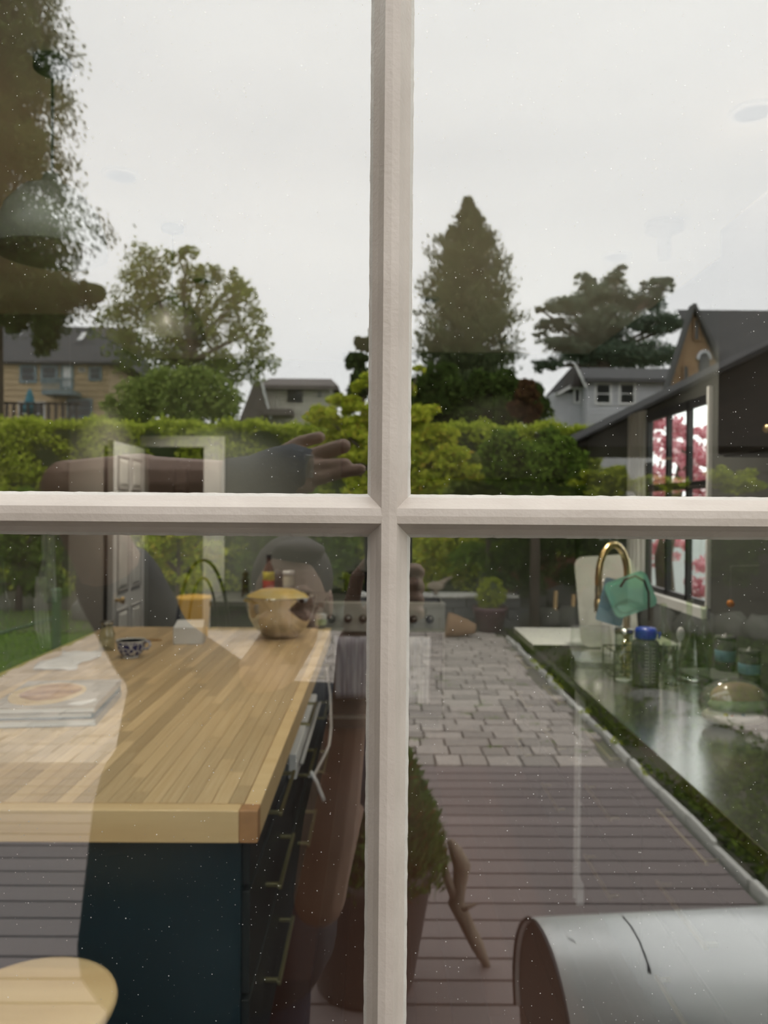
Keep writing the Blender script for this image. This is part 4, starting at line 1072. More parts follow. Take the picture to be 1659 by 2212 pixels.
# hallway picture
c = I(390, 1035, 9.05)
pf_ = thing('framed_picture', (c.x, 8.49, c.z - 0.16), 'small dark-framed picture on the hallway wall', 'picture')
part('frame', 'brown_cabinet', pf_, lambda m: (m.box(c.x - .09, c.x - .06, 8.47, 8.499, c.z - .16, c.z + .16), m.box(c.x + .06, c.x + .09, 8.47, 8.499, c.z - .16, c.z + .16), m.box(c.x - .06, c.x + .06, 8.47, 8.499, c.z - .16, c.z - .13), m.box(c.x - .06, c.x + .06, 8.47, 8.499, c.z + .13, c.z + .16)))
part('print', 'print_brown', pf_, lambda m: m.box(c.x - .06, c.x + .06, 8.485, 8.499, c.z - .13, c.z + .13))
# cloth and sleeve hanging on the closet wall
def hang(name, pts, mat, label, cat, y):
    n = 10
    def f(m):
        vs, fs = [], []
        for j, (x0, x1, py) in enumerate(pts):
            for i in range(n + 1):
                t = i / n
                q_ = I(x0 + (x1 - x0) * t, py, y + 0.6)
                vs.append((q_.x, y - 0.012 - 0.012 * abs(math.sin(t * 11 + j * .4)), q_.z))
        for j in range(len(pts) - 1):
            for i in range(n): fs.append((j * (n + 1) + i, j * (n + 1) + i + 1, (j + 1) * (n + 1) + i + 1, (j + 1) * (n + 1) + i))
        m.add(vs, fs)
    o = part(name, mat, None, f, smooth=True); tag(o, label, cat); o.modifiers.new('thick', 'SOLIDIFY').thickness = 0.003
hang('apron', [(96, 118, 1120), (92, 122, 1165), (95, 122, 1200), (88, 122, 1240), (84, 124, 1285), (82, 126, 1300)], 'towel_white', 'white apron hanging on the brown-grey closet wall', 'apron', 4.35)
hang('paper_sheet', [(80, 104, 1245), (76, 106, 1300), (78, 110, 1360), (90, 112, 1400)], 'paper_white', 'white sheet hanging below the apron on the closet wall', 'sheet', 4.325)
hang('document_sleeve', [(-40, 12, 1200), (-38, 20, 1290), (-36, 26, 1300), (-40, 20, 1366), (-38, 18, 1370)], 'sleeve_plastic', 'clear plastic document sleeve hanging on the closet wall', 'document sleeve', 4.345)

# pendants over the island, small fitting over the sink
for k_, (px, py, p, lab) in enumerate(((372, 700, 3.37, 'cream dome pendant lamp above the mixing bowl end of the island'), (112, 480, 2.13, 'cream dome pendant lamp above the cookbook end of the island'))):
    c = I(px, py, p)
    pn = thing('pendant_lamp', (c.x, c.y, c.z - 0.10), lab, 'pendant lamp')
    part('shade', 'pendant_glass', pn, lambda m: m.lathe([(0.145, -0.09), (0.148, -0.085), (0.14, -0.03), (0.12, 0.03), (0.08, 0.08), (0.03, 0.105), (0.02, 0.13), (0.0, 0.13)], c, 32), smooth=True)
    part('bulb', lampmat('bulb_%d' % k_, (1.0, 0.86, 0.62), 2.0), pn, lambda m: m.ball((c.x, c.y, c.z - 0.03), 0.035), smooth=True)
    part('cord', 'frame_black', pn, lambda m: m.tube([(c.x, c.y, c.z + 0.12), (c.x, c.y, ZC)], 0.004, 6))
    part('ceiling_rose', 'frame_black', pn, lambda m: m.lathe([(0.05, ZC - 0.025), (0.05, ZC - 0.001), (0.0, ZC - 0.001)], (c.x, c.y, 0), 20), smooth=True)
DL = [(-0.95, 2.25, 2.2), (-0.95, 3.55, 0.8), (0.27, 3.9, 1.0), (1.12, 1.75, 3.0), (1.12, 3.1, 6.0), (-1.35, 5.10, 4.5), (-1.62, 7.2, 9.0), (0.9, 5.0, 1.5)]  # fill lights added to brighten the kitchen and hall
for k_, (lx, ly, lk) in enumerate(DL):
    dl = thing('fill_light', (lx, ly, ZC - 0.012), 'round white ceiling light added to brighten the kitchen', 'fill_light', 'ceiling lights added as fill')
    part('ring', 'white_paint', dl, lambda m: m.lathe([(0.052, 0.0), (0.068, 0.0), (0.068, 0.010), (0.052, 0.010), (0.052, 0.0)], (lx, ly, ZC - 0.0105), 24), smooth=False)
    ld = bpy.data.lights.new('fill_light_lamp', 'AREA'); ld.shape = 'DISK'; ld.size = 0.095; ld.energy = DLW * lk; ld.color = (1.0, 0.90, 0.76); ld.spread = math.radians(105)
    lo = bpy.data.objects.new('lamp', ld); COL.objects.link(lo); lo.parent = dl; lo.location = (0, 0, 0.0005)
c = I(1435, 500, 3.27)
spt = thing('spot_lamp', (c.x, c.y, c.z - 0.12), 'small grey spot lamp on the ceiling above the sink', 'spot lamp')
part('can', 'cord_grey', spt, lambda m: m.lathe([(0.0, -0.10), (0.028, -0.10), (0.03, 0.0), (0.08, 0.02), (0.08, 0.05), (0.0, 0.055)], (c.x, c.y, ZC - 0.055), 24), smooth=True)

# ================================================================== THE GARDEN (behind the camera, seen in the glass)
def yp(p): return -(p - 0.6)      # world y of a path length p
EX = 1.76                         # line of the edging stones
LX = -3.88                        # where pavers give way to lawn
# ground: lawn everywhere, soil bed beyond the edging
struct(part('lawn', 'lawn_green', None, lambda m: m.box(-60, 60, -90, 60, -0.30, -0.05)), 'mown lawn around the patio', 'lawn')
struct(part('ground', 'soil', None, lambda m: m.box(EX + 0.06, EX + 1.3, -12.0, -0.12, -0.06, -0.03)), 'mossy soil strip beside the edging stones', 'ground')
struct(part('ground', 'soil', None, lambda m: m.box(-9.5, 9.0, yp(17.5), yp(10.9), -0.06, -0.02)), 'dark planting bed along the hedge', 'ground')
# deck
DE = yp(5.27)
dk_ = part('floor_deck', 'deck_joist', None, lambda m: m.box(LX - 0.4, EX - 0.06, DE + 0.005, -0.105, -0.06, -0.028))
struct(dk_, 'brown composite deck outside the window', 'deck')
dm = unit_mesh('deck_plank', 'deck_board', 0.0)
y = DE + 0.07; i = 0
while y < -0.16:
    raw(dm, 'plank', ((LX - 0.4 + EX - 0.06) / 2, y, -0.013), (EX - 0.06 - LX + 0.4, 0.127, 0.026), dk_)
    y += 0.141; i += 1
# patio pavers: courses parallel to the deck
pt_ = part('floor_patio', 'joint_sand', None, lambda m: m.box(LX, EX - 0.03, yp(11.0), DE, -0.08, -0.022))
struct(pt_, 'grey-brown concrete paver patio beyond the deck', 'patio')
pv = unit_mesh('paver', 'paver_stone', 0.0)
bmp = bmesh.new(); bmesh.ops.create_cube(bmp, size=1.0)
for v_ in bmp.verts:
    if v_.co.z > 0: v_.co.x *= 0.965; v_.co.y *= 0.94
bmp.to_mesh(pv); bmp.free()
far = MB()
random.seed(11)
y = DE - 0.10; row = 0; npv = 0
while y > yp(10.95):
    dpt = random.choice((0.17, 0.20, 0.20, 0.23))
    x = EX - 0.04 - random.uniform(0.0, 0.16)
    while x > LX + 0.05:
        ln = random.choice((0.18, 0.24, 0.30, 0.34))
        a = max(x - ln, LX)
        dz = random.uniform(-0.004, 0.004)
        if x > -0.45 and npv < 300:
            raw(pv, 'paver', ((x + a) / 2, y - dpt / 2 + 0.1, -0.02 + dz), (x - a - 0.008, dpt - 0.010, 0.05), pt_, random.uniform(-0.008, 0.008)); npv += 1
        else:
            far.box(a + 0.005, x - 0.005, y - dpt + 0.105, y + 0.095, -0.045, 0.004 + dz)
        x -= ln
    y -= dpt; row += 1
fo = far.build('outer_pavers', 'paver_mass', pt_); fo['kind'] = 'stuff'
# moss tufts in the paver joints
pts = np.column_stack([rng.uniform(-0.2, EX - 0.1, 26), rng.uniform(yp(8.5), DE - 0.05, 26), np.zeros(26)])
pts = np.repeat(pts, 40, 0) + rng.normal(size=(1040, 3)) * np.array([0.035, 0.02, 0.006])
leaf_cloud(pts, 0.02, 'joint_moss', 'grass_blade', pt_)
# edging stones
ed = thing('trim_2', (EX, -3.0, -0.03), 'pale edging stones between deck and mossy bed', 'edging', kind='structure')
em = unit_mesh('edging_stone', 'edging_stone', 0.06)
y = -0.2
while y > yp(10.6):
    ln = random.uniform(0.20, 0.42)
    raw(em, 'edging_stone', (EX + 0.0 + random.uniform(-0.012, 0.012), y - ln / 2, -0.016 + random.uniform(-0.012, 0.008)), (0.036 + random.uniform(-0.008, 0.008), ln - 0.014, 0.09), ed, random.uniform(-0.03, 0.03))
    y -= ln
# moss and weeds on the strip, tufts along the edging
n = 26000
pts = np.column_stack([EX + 0.08 + rng.beta(1.0, 1.2, n) * 1.15, rng.uniform(-11.5, -0.2, n), rng.uniform(-0.03, 0.03, n)])
keep = (np.sin(pts[:, 0] * 5.1 + 1.3 * np.sin(pts[:, 1] * 2.1)) + np.sin(pts[:, 1] * 3.3 + pts[:, 0] * 4) + rng.normal(size=n) * 0.7) > -0.6
tag(leaf_cloud(pts[keep], 0.045, 'moss', 'moss_leaf', None, 0.6), 'low moss and weeds beside the edging stones', 'moss')
n = 900
cen = np.column_stack([np.full(30, EX - 0.0), rng.uniform(-9, -0.6, 30), np.full(30, 0.03)])
pts = np.repeat(cen[:16], 20, 0) + rng.normal(size=(320, 3)) * np.array([0.02, 0.04, 0.012])
tag(leaf_cloud(pts, 0.032, 'weeds', 'box_leaf', None, 0.5), 'small weeds rooted along the edging stones', 'weeds')
# grass blades on the lawn in view
n = 70000
pts = np.concatenate([np.column_stack([rng.uniform(-9.5, LX, n // 2), rng.uniform(yp(13), yp(6.0), n // 2), rng.uniform(-0.05, 0.0, n // 2)]),
                      np.column_stack([rng.uniform(EX + 1.2, 6.0, n // 2), rng.uniform(yp(4.9), yp(1.2), n // 2), rng.uniform(-0.05, 0.0, n // 2)])])
tag(leaf_cloud(pts, 0.07, 'grass', 'grass_blade', None, 0.18, droop=(0, 0, 1.1)), 'short green lawn grass', 'grass')
struct(part('ground', 'soil', None, lambda m: m.box(EX + 1.31, 9.0, yp(10.89), yp(4.95), -0.06, -0.03)), 'bare dark soil beyond the mossy strip', 'ground')
sp_ = struct(part('floor_path', 'joint_sand', None, lambda m: m.box(EX + 1.05, 6.0, yp(6.6), yp(5.2), -0.029, -0.012)), 'grey slab path crossing the garden bed', 'path')
slm = unit_mesh('path_slab', 'paver_stone', 0.0)
for i_ in range(7):
    for j_ in range(3):
        raw(slm, 'slab', (EX + 1.30 + i_ * 0.46 + 0.1 * (j_ % 2), yp(5.42 + j_ * 0.46), 0.0), (0.43, 0.43, 0.03), sp_, random.uniform(-.02, .02))
n = 9000
pts = np.column_stack([rng.uniform(EX + 1.2, 6.5, n), rng.uniform(yp(10.9), yp(6.7), n), rng.uniform(-0.03, 0.06, n)])
tag(leaf_cloud(pts, 0.07, 'ground_cover', 'dark_leaf', None, 0.5), 'dark creeping ground cover on the far soil', 'ground cover')
# second row of stones and flat slabs beyond the moss
for k_, (px, py, w, d, h) in enumerate(((1415, 1505, .30, .22, .05), (1450, 1530, .26, .2, .06), (1545, 1590, .20, .16, .05), (1500, 1565, .22, .14, .05))):
    q = GZ(px, py, 0.0)
    tag(part('garden_stone', 'boulder', None, lambda m: m.ball((q.x, q.y, -0.02), (w, d, h + 0.03), 12, 8), smooth=True), 'flat grey stone in the border beyond the mossy strip', 'stone', 'flat stones of the far border')

# ---- big planter with juniper, driftwood leaning on it
pc = G(838, 2010, 2.9); pcx, pcy = -0.04, yp(2.86)
pl = thing('bronze_planter', (pcx, pcy, 0.0), 'large tapered bronze planter with a juniper by the deck', 'planter')
part('pot', 'pot_bronze', pl, lambda m: m.lathe([(0.0, 0.0), (0.17, 0.0), (0.18, 0.02), (0.245, 0.40), (0.262, 0.42), (0.268, 0.47), (0.25, 0.475), (0.235, 0.44), (0.0, 0.43)], (pcx, pcy, 0.0), 40), smooth=True)
nb = 15000
t = rng.uniform(0, 1, nb); an = rng.uniform(0, 2 * math.pi, nb)
rad = (0.27 - 0.23 * t ** 1.6) * np.sqrt(rng.uniform(0.25, 1.12, nb))
pts = np.column_stack([pcx + 0.02 + rad * np.cos(an), pcy + rad * np.sin(an), 0.42 + 0.58 * t + rng.normal(size=nb) * 0.01])
dirs = np.column_stack([np.cos(an) * 0.6, np.sin(an) * 0.6, np.full(nb, 0.8)])
leaf_cloud(pts, 0.05, 'juniper_foliage', 'juniper_leaf', pl, 0.22, dirs=dirs)
part('stem', 'bark', pl, lambda m: m.tube([(pcx, pcy, 0.43), (pcx + 0.02, pcy, 0.85)], [0.03, 0.008], 8))
dwp = [G(1053, 2088, 2.97), G(1032, 2045, 2.95), G(1005, 1990, 2.93), G(985, 1950, 2.92), G(993, 1910, 2.90), G(998, 1870, 2.89), G(985, 1840, 2.88), G(972, 1815, 2.88)]
dw = thing('driftwood', dwp[0], 'gnarled pale driftwood branch leaning on the bronze planter', 'driftwood')
part('branch', 'driftwood', dw, lambda m: m.tube(dwp, [0.014, 0.026, 0.028, 0.032, 0.026, 0.034, 0.026, 0.012], 9), smooth=True)
part('twig', 'driftwood', dw, lambda m: m.tube([G(985, 1945, 2.92), G(1005, 1962, 2.90), G(1030, 1952, 2.88)], [0.018, 0.012, 0.004], 7), smooth=True)
part('twig', 'driftwood', dw, lambda m: m.tube([G(985, 1945, 2.92), G(965, 1895, 2.86), G(955, 1850, 2.84)], [0.02, 0.016, 0.008], 7), smooth=True)

# ---- barrel grill close to the glass
gr_ = 0.2336
gyaw = -0.0957
gax = Vector((math.cos(gyaw), math.sin(gyaw), 0))
gc0 = Vector((0.3845, yp(1.797), 1.75 - 1.2104))
grl = thing('barrel_grill', (gc0.x + 0.5, gc0.y, 0), 'stainless barrel grill with a curved lid on the deck', 'grill')
gn = Vector((-gax.y, gax.x, 0))
def arcpt(t, r, s): return gc0 + gax * s + gn * (r * math.cos(t)) + Vector((0, 0, r * math.sin(t)))
def lid(m):
    n = 40; vs, fs = [], []
    for s in (0.0, 1.05):
        for r in (gr_, gr_ - 0.006):
            for k in range(n + 1):
                vs.append(tuple(arcpt(math.radians(-20 + 220 * k / n), r, s)))
    N_ = n + 1
    for k in range(n):
        fs += [(k, k + 1, 2 * N_ + k + 1, 2 * N_ + k), (N_ + k + 1, N_ + k, 3 * N_ + k, 3 * N_ + k + 1), (k, N_ + k, N_ + k + 1, k + 1), (2 * N_ + k, 2 * N_ + k + 1, 3 * N_ + k + 1, 3 * N_ + k)]
    m.add(vs, fs)
part('lid', 'grill_steel', grl, lid, smooth=True)
def endcap(s, m):
    n = 36
    P_ = [arcpt(math.radians(-20 + 220 * k / n), gr_ - 0.008, s) for k in range(n + 1)]
    m.prism(P_, (0, 0, 0), gax * 0.012)
part('end_panel', 'grill_dark', grl, lambda m: endcap(0.012, m))
part('end_panel', 'grill_dark', grl, lambda m: endcap(1.03, m))
part('lid_rim', 'black_iron', grl, lambda m: m.tube([arcpt(math.radians(-20 + 220 * k / 36), gr_ - 0.002, 0.0) for k in range(37)], 0.0045, 6), smooth=True)
def firebox(m):
    zt = gc0.z - gr_ * 0.34
    a, b = gc0 + gax * 0.01, gc0 + gax * 1.04
    P_ = [a + gn * 0.215, a - gn * 0.215, a - gn * 0.16, a + gn * 0.16]
    zz = [zt, zt, zt - 0.24, zt - 0.24]
    m.prism([(q.x, q.y, z) for q, z in zip(P_, zz)], a, b)
part('firebox', 'grill_dark', grl, firebox)
for s in (0.06, 0.99):
    for g in (-0.14, 0.14):
        q = gc0 + gax * s + gn * g
        part('leg', 'black_iron', grl, lambda m: m.tube([(q.x, q.y, gc0.z - 0.25), (q.x, q.y, 0.0)], 0.016, 10))
part('handle', 'black_iron', grl, lambda m: m.tube([arcpt(math.radians(12), gr_ + 0.05, 0.62), arcpt(math.radians(12), gr_ + 0.05, 0.98)], 0.012, 8))
part('wire_probe', 'black_iron', grl, lambda m: m.tube([arcpt(math.radians(t), gr_ + 0.002, s) for t, s in ((101, .215), (88, .213), (77, .211), (68, .208), (63, .207), (60, .205), (58, .202))], [0.002, 0.002, 0.002, 0.002, 0.002, 0.0035, 0.0035], 6), smooth=True)
part('lid_mark', 'slate_grey', grl, lambda m: m.tube([arcpt(math.radians(t), gr_ - 0.001, s) for t, s in ((83, .050), (80, .058), (78, .066))], [0.001, 0.003, 0.001], 6), smooth=True)

# ---- pots, basket, raised bed, boulders at the patio's far end
q = GZ(1058, 1364, 0.0)
bx = thing('boxwood_pot', q, 'round boxwood in a plum glazed pot at the end of the patio', 'potted boxwood')
part('pot', 'pot_plum', bx, lambda m: m.lathe([(0.0, 0.0), (0.17, 0.0), (0.235, 0.28), (0.25, 0.30), (0.255, 0.36), (0.235, 0.36), (0.22, 0.33), (0.0, 0.33)], q, 32), smooth=True)
pts = blob_pts([((q.x, q.y, 0.55), (0.25, 0.25, 0.27))], 9000, 0.6)
leaf_cloud(pts, 0.03, 'boxwood_foliage', 'box_leaf', bx, 0.6)
part('stem', 'bark', bx, lambda m: m.tube([(q.x, q.y, 0.33), (q.x, q.y, 0.55)], 0.02, 8))
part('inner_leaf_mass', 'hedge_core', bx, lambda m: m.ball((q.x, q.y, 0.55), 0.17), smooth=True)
q = GZ(992, 1376, 0.0)
bs = thing('ribbed_basket', q, 'ribbed brown basket lying on its side at the patio edge', 'basket')
def bsk(m):
    m.T = Matrix.Translation((q.x - 0.16, q.y, 0.165)) @ Matrix.Rotation(math.radians(8), 4, 'Y')
    pr = []
    for k in range(24):
        t = k / 23; r = 0.165 * (1 - 0.62 * t ** 1.5) + (0.006 if k % 2 else 0.0)
        pr.append((r, 0.38 * t))
    m.lathe(pr, (0, 0, 0), 28, 'x')
part('body', 'basket_weave', bs, bsk)
def bsk2(m):
    m.T = Matrix.Translation((q.x - 0.165, q.y, 0.165)) @ Matrix.Rotation(math.radians(8), 4, 'Y')
    m.lathe([(0.15, -0.004), (0.172, -0.004), (0.172, 0.012), (0.15, 0.012)], (0, 0, 0), 28, 'x')
part('rim', 'basket_weave', bs, bsk2)
q0, q1 = G(905, 1340, 11.4), G(1105, 1340, 11.4)
rb = thing('raised_bed', ((q0.x + q1.x) / 2, q0.y, 0), 'dark stone raised bed with a pale cap behind the basket', 'raised bed')
for r_ in range(3):
    x = q0.x - 0.9 + (0.2 if r_ % 2 else 0)
    while x < q1.x:
        part('block', 'basalt', rb, lambda m: m.box(x + .006, x + 0.39, yp(11.7), yp(11.4), 0.155 * r_ - 0.02, 0.155 * (r_ + 1) - 0.028), bevel=0.008)
        x += 0.4
part('cap_stone', 'edging_stone', rb, lambda m: m.box(q0.x - 0.9, q1.x + .1, yp(11.78), yp(11.36), 0.44, 0.48), bevel=0.01)
qf = G(942, 1262, 11.5)
tag(part('heron_sculpture', 'driftwood', None, lambda m: (m.ball((qf.x, qf.y, 0.60), (0.13, 0.07, 0.07)), m.tube([(qf.x + 0.06, qf.y, 0.62), (qf.x + 0.15, qf.y, 0.69), (qf.x + 0.24, qf.y, 0.74)], [0.05, 0.03, 0.01], 8), m.tube([(qf.x, qf.y, 0.56), (qf.x, qf.y, 0.48)], 0.03, 8)), smooth=True), 'pale driftwood piece resting on the raised bed cap', 'driftwood')
q = G(1062, 1255, 12.3)
bp_ = thing('black_urn', (q.x, q.y, -0.02), 'black glazed urn with strappy leaves behind the boxwood', 'urn')
part('pot', 'pot_black', bp_, lambda m: m.lathe([(0.0, 0.0), (0.16, 0.0), (0.24, 0.35), (0.25, 0.62), (0.21, 0.72), (0.24, 0.76), (0.21, 0.76), (0.18, 0.7), (0.0, 0.7)], (q.x, q.y, -0.02), 28), smooth=True)
nn = 1600
an = rng.uniform(0, 2 * math.pi, nn); tt = rng.uniform(0, 1, nn)
pts = np.column_stack([q.x + np.cos(an) * 0.7 * tt, q.y + np.sin(an) * 0.5 * tt, 0.75 + 0.75 * tt - 0.75 * tt ** 2.2 + rng.uniform(-.05, .25, nn)])
leaf_cloud(pts, 0.22, 'strap_leaves', 'shrub_leaf', bp_, 0.12, dirs=np.column_stack([np.cos(an), np.sin(an), 0.9 - 1.6 * tt]))
random.seed(5)
for k_, (px, py, p, r) in enumerate(((1130, 1335, 11.6, .34), (1185, 1338, 11.5, .30), (1235, 1332, 11.5, .36), (1290, 1338, 11.3, .33), (1345, 1335, 11.4, .36), (1150, 1305, 12.2, .40), (1215, 1300, 12.2, .42), (1290, 1298, 12.2, .40), (1420, 1340, 11.2, .4), (1500, 1335, 11.0, .42), (1580, 1340, 10.8, .38), (1640, 1345, 10.5, .36), (760, 1335, 11.6, .3), (690, 1330, 11.6, .33), (250, 1345, 11.5, .3), (190, 1335, 12, .34))):
    q = G(px, py, p)
    mm = MB(); mm.T = Matrix.Translation((q.x, q.y, 0.12 if k_ not in (5, 6, 7) else 0.32)) @ Matrix.Rotation(random.uniform(0, 6), 4, 'Z')
    mm.ball((0, 0, 0), (r * .82, r * .66, r * .6), 10, 7)
    mm.v = [tuple(Vector(v) + Vector((random.uniform(-1, 1), random.uniform(-1, 1), random.uniform(-1, 1))) * 0.035) for v in mm.v]
    tag(mm.build('boulder', 'boulder', None, True), 'rounded grey boulder in the low wall beyond the patio', 'boulder', 'boulders edging the planting bed')
q = G(1215, 1230, 13.0)
tag(part('rust_panel', 'rust_board', None, lambda m: m.box(q.x - 1.1, q.x + 1.1, q.y - 0.05, q.y, -0.02, 0.95)), 'rusty brown low fence panel in the planting bed', 'fence panel')
for px, py, h in ((1197, 1345, 0.55), (1236, 1320, 0.5)):
    q = G(px, py, 11.4)
    tag(part('garden_stake', 'bamboo', None, lambda m: m.tube([(q.x, q.y, -0.02), (q.x + .02, q.y, h)], 0.03, 8)), 'pale wooden stake among the boulders', 'stake', 'wooden stakes in the planting bed')
q = G(420, 1305, 9.2)
yb_ = thing('yellow_tub', (q.x, q.y, 0), 'yellow plastic tub standing on the patio behind the person', 'tub')
part('tub', 'yellow_plastic', yb_, lambda m: m.lathe([(0.0, 0.0), (0.14, 0.0), (0.19, 0.66), (0.20, 0.66), (0.20, 0.69), (0.185, 0.69), (0.17, 0.6), (0.0, 0.58)], (q.x, q.y, 0.0), 24), smooth=True)
part('handle', 'pot_black', yb_, lambda m: m.tube([(q.x + .195 * math.cos(t), q.y - 0.02, 0.66 - 0.14 * math.sin(t)) for t in np.linspace(0, math.pi, 10)], 0.006, 6))
# green posts and a white garden chair by the lawn
for px, py, hh, lab in ((122, 1405, 0.72, 'dark green garden post at the edge of the lawn'),):
    q = GZ(px, py, 0.0)
    gp = thing('garden_post', (q.x, q.y, -0.05), lab, 'post')
    part('post', 'post_green', gp, lambda m: m.tube([(q.x, q.y, -0.05), (q.x, q.y, hh)], 0.05, 10))
    part('rail', 'post_green', gp, lambda m: m.tube([(q.x, q.y, hh * .55), (q.x - 0.9, q.y + 0.1, hh * .2)], 0.02, 8))
    part('cap', 'post_green', gp, lambda m: m.ball((q.x, q.y, hh), (0.06, 0.06, 0.035)), smooth=True)

# ---- hedge
hp = 16.0
ha, hb = G(-150, 925, hp), G(1300, 925, hp)
hz = 0.5 * (G(400, 912, hp).z + G(900, 925, hp).z)
hg = thing('hedge', (0, yp(hp + 0.6), -0.02), 'long clipped bright green hedge behind the garden', 'hedge')
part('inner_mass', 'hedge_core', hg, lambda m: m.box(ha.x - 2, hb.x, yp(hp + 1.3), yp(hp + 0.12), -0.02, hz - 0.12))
n = 90000
x = rng.uniform(ha.x - 2, hb.x, n)
face = rng.uniform(0, 1, n)
zz = np.where(face < 0.72, rng.uniform(0.0, hz, n) ** 1.0, hz + rng.normal(size=n) * 0.05)
wav = 0.10 * np.sin(x * 3.1) + 0.08 * np.sin(x * 7.7 + zz * 5) + 0.06 * np.sin(zz * 9 + x * 2)
yy = np.where(face < 0.72, yp(hp) - np.abs(rng.normal(size=n)) * 0.10 + wav, rng.uniform(yp(hp + 1.3), yp(hp), n))
zz = zz + np.where(face < 0.72, 0, 0.05 * np.sin(x * 4.0) + 0.04 * np.sin(x * 9.3))
leaf_cloud(np.column_stack([x, yy, zz]), 0.085, 'hedge_foliage', 'hedge_leaf', hg, 0.6)

# ---- shrubs and trees built from leaf clumps
def clump(name, blobs, p, n, size, mat, label, cat, group=None, base=None, shell=0.35, depth=0.8, aspect=0.55, trunk=0.0, branches=True, tight=0.3):
    """blobs in picture pixels (px, py, radius px[, squash]) at path length p"""
    s = p / FPX
    bl = []
    for b in blobs:
        c = G(b[0], b[1], p); r = b[2] * s; sq = b[3] if len(b) > 3 else 1.0
        c.y += rng.uniform(-0.4, 0.4) * r
        bl.append((tuple(c), (r, r * depth, r * sq)))
    mx = np.mean([b[0][0] for b in bl])
    bx_ = base if base is not None else mx
    o = thing(name, (bx_, yp(p), -0.05), label, cat, group)
    leaf_cloud(blob_pts(bl, n, shell, tight), size, 'foliage', mat, o, aspect)
    if trunk:
        zt = max(b[0][2] for b in bl)
        zl = min(b[0][2] for b in bl)
        part('trunk', 'bark', o, lambda m: m.tube([(bx_, yp(p), -0.05), (bx_ + 0.1 * trunk, yp(p), zl), (mx, yp(p), (zl + zt) / 2)], [trunk, trunk * .8, trunk * .35], 9), smooth=True)
        if branches:
            for b in bl:
                part('branch', 'bark', o, lambda m: m.tube([(bx_ + (mx - bx_) * .5, yp(p), zl + 0.25 * (b[0][2] - zl)), ((bx_ + b[0][0]) / 2, (yp(p) + b[0][1]) / 2, zl + 0.62 * (b[0][2] - zl)), b[0]], [trunk * .4, trunk * .25, trunk * .08], 6), smooth=True)
    return o
# ash-like tree
clump('ash_tree', [(318, 585, 75), (295, 640, 85), (405, 560, 42), (415, 610, 60), (445, 600, 45), (500, 610, 52), (520, 650, 58), (370, 680, 100), (470, 690, 75), (260, 720, 70), (340, 760, 100), (440, 780, 95), (540, 720, 62), (555, 780, 55), (500, 810, 70)],
      34.0, 17000, 0.18, 'ash_leaf', 'tall light green deciduous tree behind the hedge', 'tree', trunk=0.32, tight=0.24, base=G(390, 900, 34).x)
clump('round_tree', [(370, 855, 75), (300, 870, 65), (440, 850, 70), (480, 880, 55), (260, 890, 45), (390, 830, 45), (330, 840, 34), (420, 885, 50)], 22.0, 15000, 0.13, 'round_leaf', 'rounded mid green tree just behind the hedge', 'tree', trunk=0.12, tight=0.26)
# tall conifer with drooping boughs at the frame's edge
def conifer(name, px, p, top_py, profile, n, size, mat, label, droop, trunk, clumps, updir=False, spr=0.08):
    base = G(px, 900, p); s = p / FPX
    o = thing(name, (base.x, base.y, -0.05), label, 'tree')
    ztop = G(px, top_py, p).z
    part('trunk', 'bark', o, lambda m: m.tube([(base.x, base.y, -0.05), (base.x, base.y, ztop * 0.5), (base.x, base.y, ztop)], [trunk, trunk * .6, 0.03], 10), smooth=True)
    pys = np.array([q[0] for q in profile]); rs = np.array([q[1] for q in profile]) * s
    P, D = [], []
    per = n // clumps
    for k in range(clumps):
        py = rng.uniform(pys[0], pys[-1])
        R = np.interp(py, pys, rs) * rng.uniform(0.55, 1.12)
        z0 = G(px, py, p).z
        a = rng.uniform(0, 2 * math.pi)
        t = rng.uniform(0.15, 1.0, per)
        bend = droop * R * t ** 1.7
        sp = spr * R + 0.07
        x = base.x + R * t * math.cos(a) + rng.normal(size=per) * sp
        y = base.y + R * t * math.sin(a) + rng.normal(size=per) * sp
        z = z0 - bend + rng.normal(size=per) * sp * 0.55 - (np.abs(rng.normal(size=per)) * sp * (1.6 if droop > 0 else 0.3))
        P.append(np.column_stack([x, y, z]))
        D.append(np.column_stack([np.full(per, math.cos(a) * .5), np.full(per, math.sin(a) * .5), np.full(per, 1.0 if updir else -0.9)]))
    leaf_cloud(np.concatenate(P), size, 'foliage', mat, o, 0.35, dirs=np.concatenate(D))
    return o
big_con = conifer('drooping_conifer', -20, 28.0, -500, [(-500, 10), (-200, 130), (0, 170), (100, 185), (200, 150), (290, 180), (360, 235), (430, 215), (490, 165), (530, 190), (570, 225), (600, 150), (630, 90)], 150000, 0.20, 'conifer_leaf', 'huge dark conifer with drooping boughs beside the tan house', 0.42, 0.5, 560, spr=0.05)
bl = []
for (px, py, r) in ((50, 630, 66), (125, 640, 66), (190, 632, 44), (30, 680, 50), (105, 700, 48), (95, 745, 32)):
    bl.append((tuple(G(px, py, 27.2)), (r * 27.2 / FPX, r * 20 / FPX, r * 27.2 / FPX)))
leaf_cloud(blob_pts(bl, 16000, 0.35), 0.2, 'low_boughs', 'conifer_leaf', big_con, 0.3, droop=(0.4, 0, -0.9))
conifer('pointed_pine', 1008, 42.0, 428, [(428, 2), (455, 14), (500, 42), (560, 80), (650, 105), (740, 118), (820, 125), (930, 120)], 50000, 0.28, 'pine_leaf', 'tall pointed pine rising behind the hedge', -0.35, 0.45, 520, updir=True, spr=0.055)
